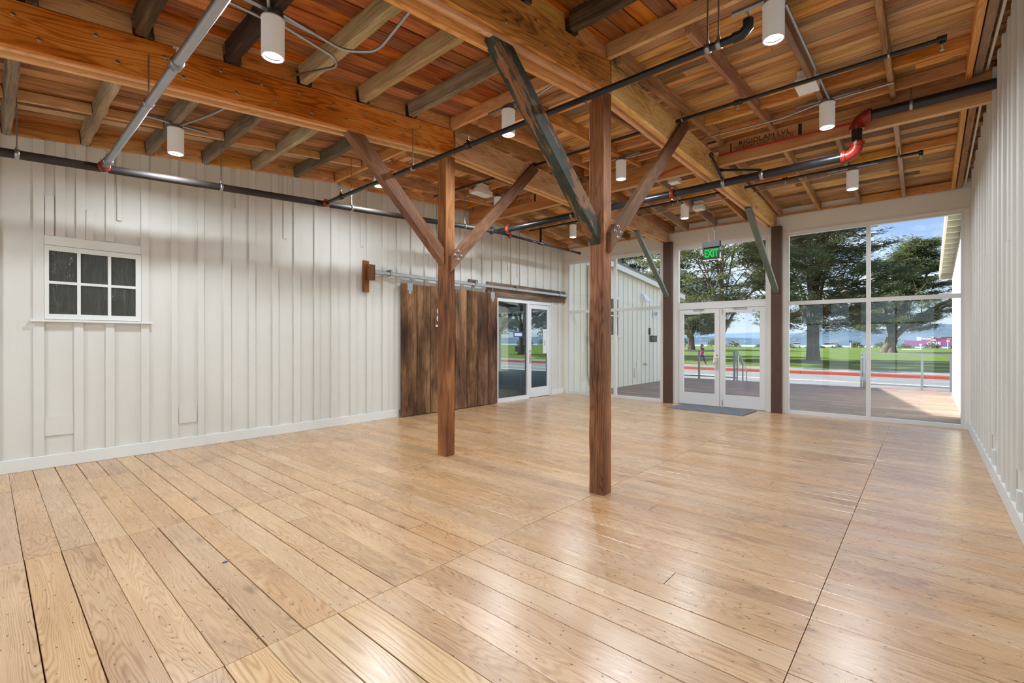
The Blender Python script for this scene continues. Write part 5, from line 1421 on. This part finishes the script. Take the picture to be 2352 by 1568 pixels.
def cypress(label, base, height, spread, trunk_r, fork, seed, pads, per, leaf, lean=(0, 0), bark=None, low=0.2, name='cypress_tree', shape=1.0, pad=1.0, cone=False):
    """wind-shaped cypress: forked trunk, spreading limbs and flat layered foliage pads"""
    rg = random.Random(seed); rn = np.random.default_rng(seed)
    bx, by, bz_ = base
    t = thing(name, label, 'tree', base)
    bark = bark or M['bark']
    fz = height * fork
    tk = MB()
    top = Vector((bx + lean[0] * fork, by, bz_ + fz))
    for k in range(5):
        an = 2 * math.pi * k / 5 + rg.random() * 0.8
        tw = an + rg.uniform(0.3, 0.9)
        o0 = Vector((math.cos(an), math.sin(an), 0)) * trunk_r; o1 = Vector((math.cos(tw), math.sin(tw), 0)) * trunk_r
        q = rg.uniform(0.85, 1.25)
        tk.tube([Vector((bx, by, bz_ - 0.3)) + o0 * 0.85, Vector((bx, by, bz_ + 0.2)) + o0 * 0.60, Vector((bx + lean[0] * fork * .3, by, bz_ + fz * 0.5)) + o0 * 0.2 + o1 * 0.25, top + o1 * 0.5 + Vector((0, 0, rg.uniform(0, .5)))],
                [trunk_r * 0.62 * q, trunk_r * 0.55 * q, trunk_r * 0.50 * q, trunk_r * 0.42 * q], 10)
    tk.build('trunk', bark, t)
    lm = MB()
    tips = []
    nl = 9
    for k in range(nl):
        a = 2 * math.pi * k / nl + rg.uniform(-0.3, 0.3)
        reach = spread * rg.uniform(0.45, 0.95)
        hz = bz_ + height * (rg.uniform(0.45, 0.98) if k % 3 else rg.uniform(0.82, 1.0))
        if k % 3 == 0: reach *= 0.35
        p0 = Vector((top.x, top.y, top.z - rg.uniform(0.05, 0.55) * fz))
        p3 = Vector((bx + lean[0] + math.cos(a) * reach, by + math.sin(a) * reach, hz))
        p1 = p0 + Vector((math.cos(a) * reach * 0.15, math.sin(a) * reach * 0.15, (hz - p0.z) * 0.4))
        p2 = p0.lerp(p3, 0.65) + Vector((rg.uniform(-.5, .5), rg.uniform(-.5, .5), height * 0.04))
        pts = []
        for s in range(9):
            u = s / 8
            pts.append((1-u)**3 * p0 + 3*(1-u)**2*u * p1 + 3*(1-u)*u*u * p2 + u**3 * p3)
        r0 = trunk_r * rg.uniform(0.32, 0.5)
        lm.tube(pts, [r0 * (1 - 0.85 * s / 8) for s in range(9)], 8)
        tips += pts[2:]
        for q in range(3):
            b0 = pts[3 + q]; b1 = b0 + Vector((rg.uniform(-1, 1), rg.uniform(-1, 1), rg.uniform(0.1, 0.7))) * spread * 0.3
            lm.tube([b0, b0.lerp(b1, 0.5) + Vector((0, 0, 0.2)), b1], [r0 * 0.35, r0 * 0.22, r0 * 0.06], 6); tips.append(b1)
    centres = []; outw = []
    for k in range(pads):
        u = (k + 0.5) / pads
        f = low + (1 - low) * u ** 0.85
        hw = math.sin(math.pi * min(1.0, (1 - (f - low) / (1 - low)) * 0.62 * shape + 0.10)) ** 0.8
        if cone: hw = (0.05 + 0.95 * (1 - u) ** 0.8) * min(1.0, 0.5 + u * 2.0)
        a = rg.uniform(0, 2 * math.pi)
        rr = spread * hw * math.sqrt(rg.uniform(0.08, 1.0))
        c = np.array([bx + lean[0] * f + math.cos(a) * rr, by + lean[1] * f + math.sin(a) * rr, bz_ + height * f + rg.uniform(-.3, .3) - 0.10 * rr])
        near = min(tips, key=lambda q: (q.x - c[0])**2 + (q.y - c[1])**2 + 1.5 * (q.z - c[2])**2)
        cv = Vector(c)
        lm.tube([near, near.lerp(cv, 0.5) + Vector((0, 0, 0.15)), cv], [0.05 * height / 12, 0.035 * height / 12, 0.015], 5, False)
        sx = pad * rg.uniform(0.7, 1.5); sz = sx * rg.uniform(0.22, 0.34)
        m = int(per * 1.5 * sx * sx)
        aw = a + rg.uniform(-0.5, 0.5)
        lo_, la_ = rn.normal(0, 0.62, m) * sx, rn.normal(0, 0.36, m) * sx
        od = np.array([math.cos(aw), math.sin(aw), 0.30])
        g = np.stack([lo_ * od[0] - la_ * od[1], lo_ * od[1] + la_ * od[0], rn.normal(0, 0.5, m) * sz + 0.22 * lo_], 1)
        centres.append(c + g); outw.append(np.tile(od, (m, 1)))
    lm.build('limbs', bark, t)
    C_ = np.concatenate(centres); O_ = np.concatenate(outw)
    at = Vector(base)
    me = leaves_mesh('foliage', C_ - np.array(base), O_, leaf * 0.85, rn)
    me.materials.append(M['leaf'])
    mesh_obj('foliage', me, Matrix.Translation(at), t)
    return t
cypress('broad spreading cypress rising from the lawn beside the red kerb, behind the wide window', (-8.0, 52.4, -0.55), 14.8, 6.3, 0.52, 0.20, 3, 260, 210, 0.17, low=0.24, bark=M['bark'], pad=1.0)
cypress('pale-trunked cypress whose dense crown fills the pane above the double door', (-13.3, 41.6, -0.55), 15.5, 7.0, 0.33, 0.30, 8, 270, 210, 0.16, lean=(1.2, 0), bark=M['bark_pale'], low=0.32, pad=1.0)
cypress('windswept cypress with layered top against blue sky beside the white building', (-4.9, 106.9, -0.65), 19.2, 10.0, 0.95, 0.12, 14, 230, 100, 0.27, lean=(4.2, 0), low=0.22, pad=1.35, cone=True)
cypress('twin-trunked dark cypress far across the lawn, seen past the walking person', (-38.6, 103, -0.65), 10.5, 7.0, 0.75, 0.26, 21, 90, 100, 0.30, low=0.42, pad=1.5)
cypress('tall cypress seen over the roof of the left terrace building', (-25.5, 47.0, -0.55), 13.2, 4.4, 0.42, 0.25, 31, 110, 170, 0.18, low=0.35, pad=1.0)
cypress('slender cypress top rising over the left terrace building near the corner window', (-33.0, 56.0, -0.55), 14.2, 3.6, 0.40, 0.3, 37, 80, 150, 0.19, low=0.40, pad=1.0)
cypress('broad dark cypress on the lawn seen through the glass side door', (-44.0, 52.0, -0.55), 13.0, 8.0, 0.6, 0.22, 51, 130, 90, 0.28, low=0.28, pad=1.3)

rg = random.Random(77); rn = np.random.default_rng(77)
shr = []
for k in range(30):
    x = -150 + k * 5.6 + rg.uniform(-0.6, 0.6)
    y = 176 + rg.uniform(-6, 8)
    w = rg.uniform(1.8, 2.5); h = rg.uniform(1.3, 2.6) * (1.35 if x < -60 else 1.0)
    t = thing('shrub', 'low rounded coastal shrub along the far edge of the lawn', 'shrub', (x, y, -0.9), 'shrubs along the far lawn edge')
    MB().tube([(x, y, -1.0), (x + 0.2, y, -0.9 + h * 0.5)], [0.12, 0.05], 6).build('stem', M['bark'], t)
    m = 240
    g = rn.normal(0, 1, (m, 3)); g /= np.linalg.norm(g, axis=1)[:, None]
    g[:, 2] = np.abs(g[:, 2])
    rad = rn.uniform(0.55, 1.0, m)[:, None]
    c = g * rad * np.array([w, w * 0.7, h])
    me = leaves_mesh('foliage', c, g, 0.45, rn, 1.0); me.materials.append(M['leaf2'])
    mesh_obj('foliage', me, Matrix.Translation((x, y, -0.95)), t)

# ------------------------------------------------------------------ parked cars and posts at the far edge of the lawn
def car(label, x, y, z, col, rot):
    t = thing('parked_car', label, 'car', (x, y, z))
    R = Matrix.Translation((x, y, z)) @ Matrix.Rotation(rot, 4, 'Z')
    def part(nm, pr, w0, w1, mat):
        o = MB().prism(pr, 'x', w0, w1); o.v = [tuple(R @ Vector(p)) for p in o.v]
        return o.build(nm, mat, t)
    part('body', [(-2.1, 0.35), (2.15, 0.35), (2.2, 0.75), (1.2, 0.95), (-2.05, 1.0), (-2.2, 0.8)], -0.88, 0.88, col)
    part('cabin', [(-1.95, 1.0), (1.15, 0.95), (0.45, 1.52), (-1.45, 1.55)], -0.76, 0.76, M['film'])
    part('roof', [(-1.45, 1.53), (0.5, 1.50), (0.4, 1.58), (-1.35, 1.60)], -0.78, 0.78, col)
    for yy in (-1.35, 1.4):
        for xx in (-0.9, 0.72):
            Mx = R @ Matrix.Translation((xx, yy, 0.34)) @ Matrix.Rotation(math.pi / 2, 4, 'Y')
            MB().lathe([(0.0, 0.0), (0.33, 0.0), (0.34, 0.09), (0.33, 0.18), (0.0, 0.18)], 14, Mx).build('wheel', M['black'], t)
    for xx in (-0.8, 0.55):
        o = MB().box(xx, xx + 0.25, -2.225, -2.19, 0.72, 0.88); o.v = [tuple(R @ Vector(p)) for p in o.v]; o.build('tail_light', M['red'], t)
M['car_w'] = paint('white car paint', srgb(236,238,240), 0.3, 0.0, 0.0)
M['car_s'] = paint('silver car paint', srgb(180,184,190), 0.3, 0.0, 0.0)
car('white estate car with red tail lights parked across the lawn', -29.5, 165, -0.75, M['car_w'], 0.15)
car('white car parked next to the estate car across the lawn', -25.8, 166, -0.75, M['car_w'], 0.25)
car('silver car parked nearest the broad cypress trunk across the lawn', -21.6, 166, -0.75, M['car_s'], 1.35)
for x, y, h, lab in ((-15.6, 160, 2.2, 'thin signpost with blue plate at the far lawn edge'), (-0.9, 160, 1.4, 'low pale bollard post near the bare sand patch'), (4.0, 150, 2.4, 'pale post with square head near the bare sand patch')):
    t = thing('lawn_post', lab, 'post', (x, y, -0.75))
    MB().tube([(x, y, -0.8), (x, y, -0.75 + h)], 0.10, 8).build('pole', M['sign_grey'], t)
    MB().box(x - 0.28, x + 0.28, y - 0.14, y - 0.11, -0.75 + h - 0.5, -0.75 + h).build('plate', M['blue'] if 'blue' in lab else M['sign_grey'], t)

# ------------------------------------------------------------------ walking person on the far pavement
def person(label, base, H, face):
    """one skinned figure in mid-stride facing +x, coloured by body region"""
    J = {}
    def j(n, x, y, z, r): J[n] = (Vector((x, y, z)) * H, r * H)
    j('pelvis', 0, 0, .53, .085); j('waist', .0, 0, .61, .082); j('chest', .01, 0, .72, .095); j('neck0', .01, 0, .815, .045); j('neck', .015, 0, .85, .033)
    j('head', .025, 0, .905, .058); j('crown', .018, 0, .962, .050)
    for s, n in ((1, 'l'), (-1, 'r')):
        f = 1 if n == 'l' else -1
        j('hip' + n, .0, s * .052, .50, .068)
        j('knee' + n, .085 * f + (.0 if f > 0 else -.02), s * .05, .285, .044)
        j('ankle' + n, (.165 if f > 0 else -.13), s * .045, .065 if f > 0 else .085, .028)
        j('ball' + n, (.22 if f > 0 else -.075), s * .05, .032, .026)
        j('toe' + n, (.26 if f > 0 else -.035), s * .05, .026, .018)
        j('sh' + n, .005, s * .098, .795, .044)
        j('elbow' + n, -.045 * f, s * .135, .64, .032)
        j('wrist' + n, (.075 if f < 0 else .10), s * .115, .535 if f < 0 else .56, .021)
        j('palm' + n, (.105 if f < 0 else .128), s * .112, .515 if f < 0 else .545, .020)
    E_ = [('pelvis','waist'),('waist','chest'),('chest','neck0'),('neck0','neck'),('neck','head'),('head','crown')]
    for n in 'lr':
        E_ += [('pelvis','hip'+n),('hip'+n,'knee'+n),('knee'+n,'ankle'+n),('ankle'+n,'ball'+n),('ball'+n,'toe'+n),('chest','sh'+n),('sh'+n,'elbow'+n),('elbow'+n,'wrist'+n),('wrist'+n,'palm'+n)]
        p, r = J['palm' + n]
        for q in range(5):
            off = Vector((.030 - (0.012 if q == 4 else 0), (q - 1.5) * .009 if q < 4 else .022, -.010 - .004 * abs(q - 1))) * H
            J['f%d%s' % (q, n)] = (p + off, .0055 * H)
            J['g%d%s' % (q, n)] = (p + off * 1.55 + Vector((0, 0, -.010 * H)), .0048 * H)
            E_ += [('palm' + n, 'f%d%s' % (q, n)), ('f%d%s' % (q, n), 'g%d%s' % (q, n))]
    names = list(J)
    me = bpy.data.meshes.new('figure')
    me.from_pydata([J[n][0] for n in names], [(names.index(a), names.index(b)) for a, b in E_], [])
    tmp = bpy.data.objects.new('figure', me); COL.objects.link(tmp)
    sk = tmp.modifiers.new('skin', 'SKIN'); sk.use_smooth_shade = True
    for i, n in enumerate(names):
        sv = me.skin_vertices[0].data[i]; sv.radius = (J[n][1], J[n][1]); sv.use_root = (n == 'pelvis')
    sb = tmp.modifiers.new('sub', 'SUBSURF'); sb.levels = 2; sb.render_levels = 2
    dg = bpy.context.evaluated_depsgraph_get()
    out = bpy.data.meshes.new_from_object(tmp.evaluated_get(dg))
    bpy.data.objects.remove(tmp)
    out.materials.clear()
    for m in (M['skin'], M['jacket'], M['trousers'], M['shoe']): out.materials.append(m)
    for p in out.polygons:
        c = p.center / H
        if c.z < .062: k = 3
        elif c.z > .835: k = 0
        elif (c.x > .088 and abs(c.y) > .085 and c.z < .60): k = 0
        elif c.z < .47: k = 2
        elif c.z < .50 and abs(c.y) < .11: k = 1
        else: k = 1
        p.material_index = k; p.use_smooth = True
    t = thing('person', label, 'person', base)
    R = Matrix.Translation(base) @ Matrix.Rotation(face, 4, 'Z')
    mesh_obj('body', out, R, t)
    def part(nm, mb, mat):
        mb.v = [tuple(R @ Vector(p)) for p in mb.v]; return mb.build(nm, mat, t)
    hd = Vector((.022, 0, .915)) * H
    hair = MB()
    for (dx, dz, rx, ry, rz) in ((-.018, .022, .062, .064, .060), (-.045, -.025, .045, .060, .075), (-.05, -.075, .038, .055, .055)):
        hair.ellipsoid((hd.x + dx * H, 0, hd.z + dz * H), rx * H, ry * H, rz * H, 14, 9, 0.06)
    part('hair', hair, M['hair'])
    part('sunglasses', MB().box(hd.x + .048 * H, hd.x + .060 * H, -.046 * H, .046 * H, hd.z - .004 * H, hd.z + .016 * H), M['black'])
    part('nose', MB().ellipsoid((hd.x + .060 * H, 0, hd.z - .018 * H), .012 * H, .010 * H, .014 * H, 8, 6), M['skin'])
    part('mouth', MB().ellipsoid((hd.x + .053 * H, 0, hd.z - .042 * H), .006 * H, .016 * H, .004 * H, 8, 4), M['red'])
    part('vest', MB().ellipsoid((.035 * H, -.02 * H, .70 * H), .085 * H, .105 * H, .125 * H, 14, 8, 0.02), M['black'])
    bag = MB().obox(Matrix.Translation(Vector((.165, -.12, .555)) * H) @ Matrix.Rotation(-0.5, 4, 'Y'), .02 * H, .045 * H, .13 * H)
    o = part('paper_bag', bag, M['paper'])
    return t
def plaid():
    t = NT('magenta plaid wool')
    P = t.n('ShaderNodeTexCoord').outputs['Object']
    s = t.n('ShaderNodeSeparateXYZ', {0: P})
    a = t.math('GREATER_THAN', t.math('SINE', t.math('MULTIPLY', s.outputs[2], 48.0)), 0.2)
    b = t.math('GREATER_THAN', t.math('SINE', t.math('MULTIPLY', s.outputs[0], 40.0)), 0.3)
    f = t.math('MULTIPLY', t.math('ADD', a, b), 0.5)
    return t.surf(t.mix(f, srgb(176,52,112), srgb(70,26,52)), 0.9, spec=0.1)
M['jacket'] = plaid()
M['trousers'] = paint('dark charcoal trousers', srgb(46,46,52), 0.8, 0.05, 0.0)
M['shoe'] = paint('white trainers', srgb(222,222,224), 0.6, 0.0, 0.0)
M['skin'] = paint('skin', srgb(214,166,142), 0.6, 0.02, 0.0)
M['hair'] = paint('dark brown hair', srgb(62,40,34), 0.7, 0.1, 0.2)
person('walking person in magenta plaid jacket, dark trousers and white trainers on the pavement', (-12.92, 36.7, -0.50), 1.68, 0.05)
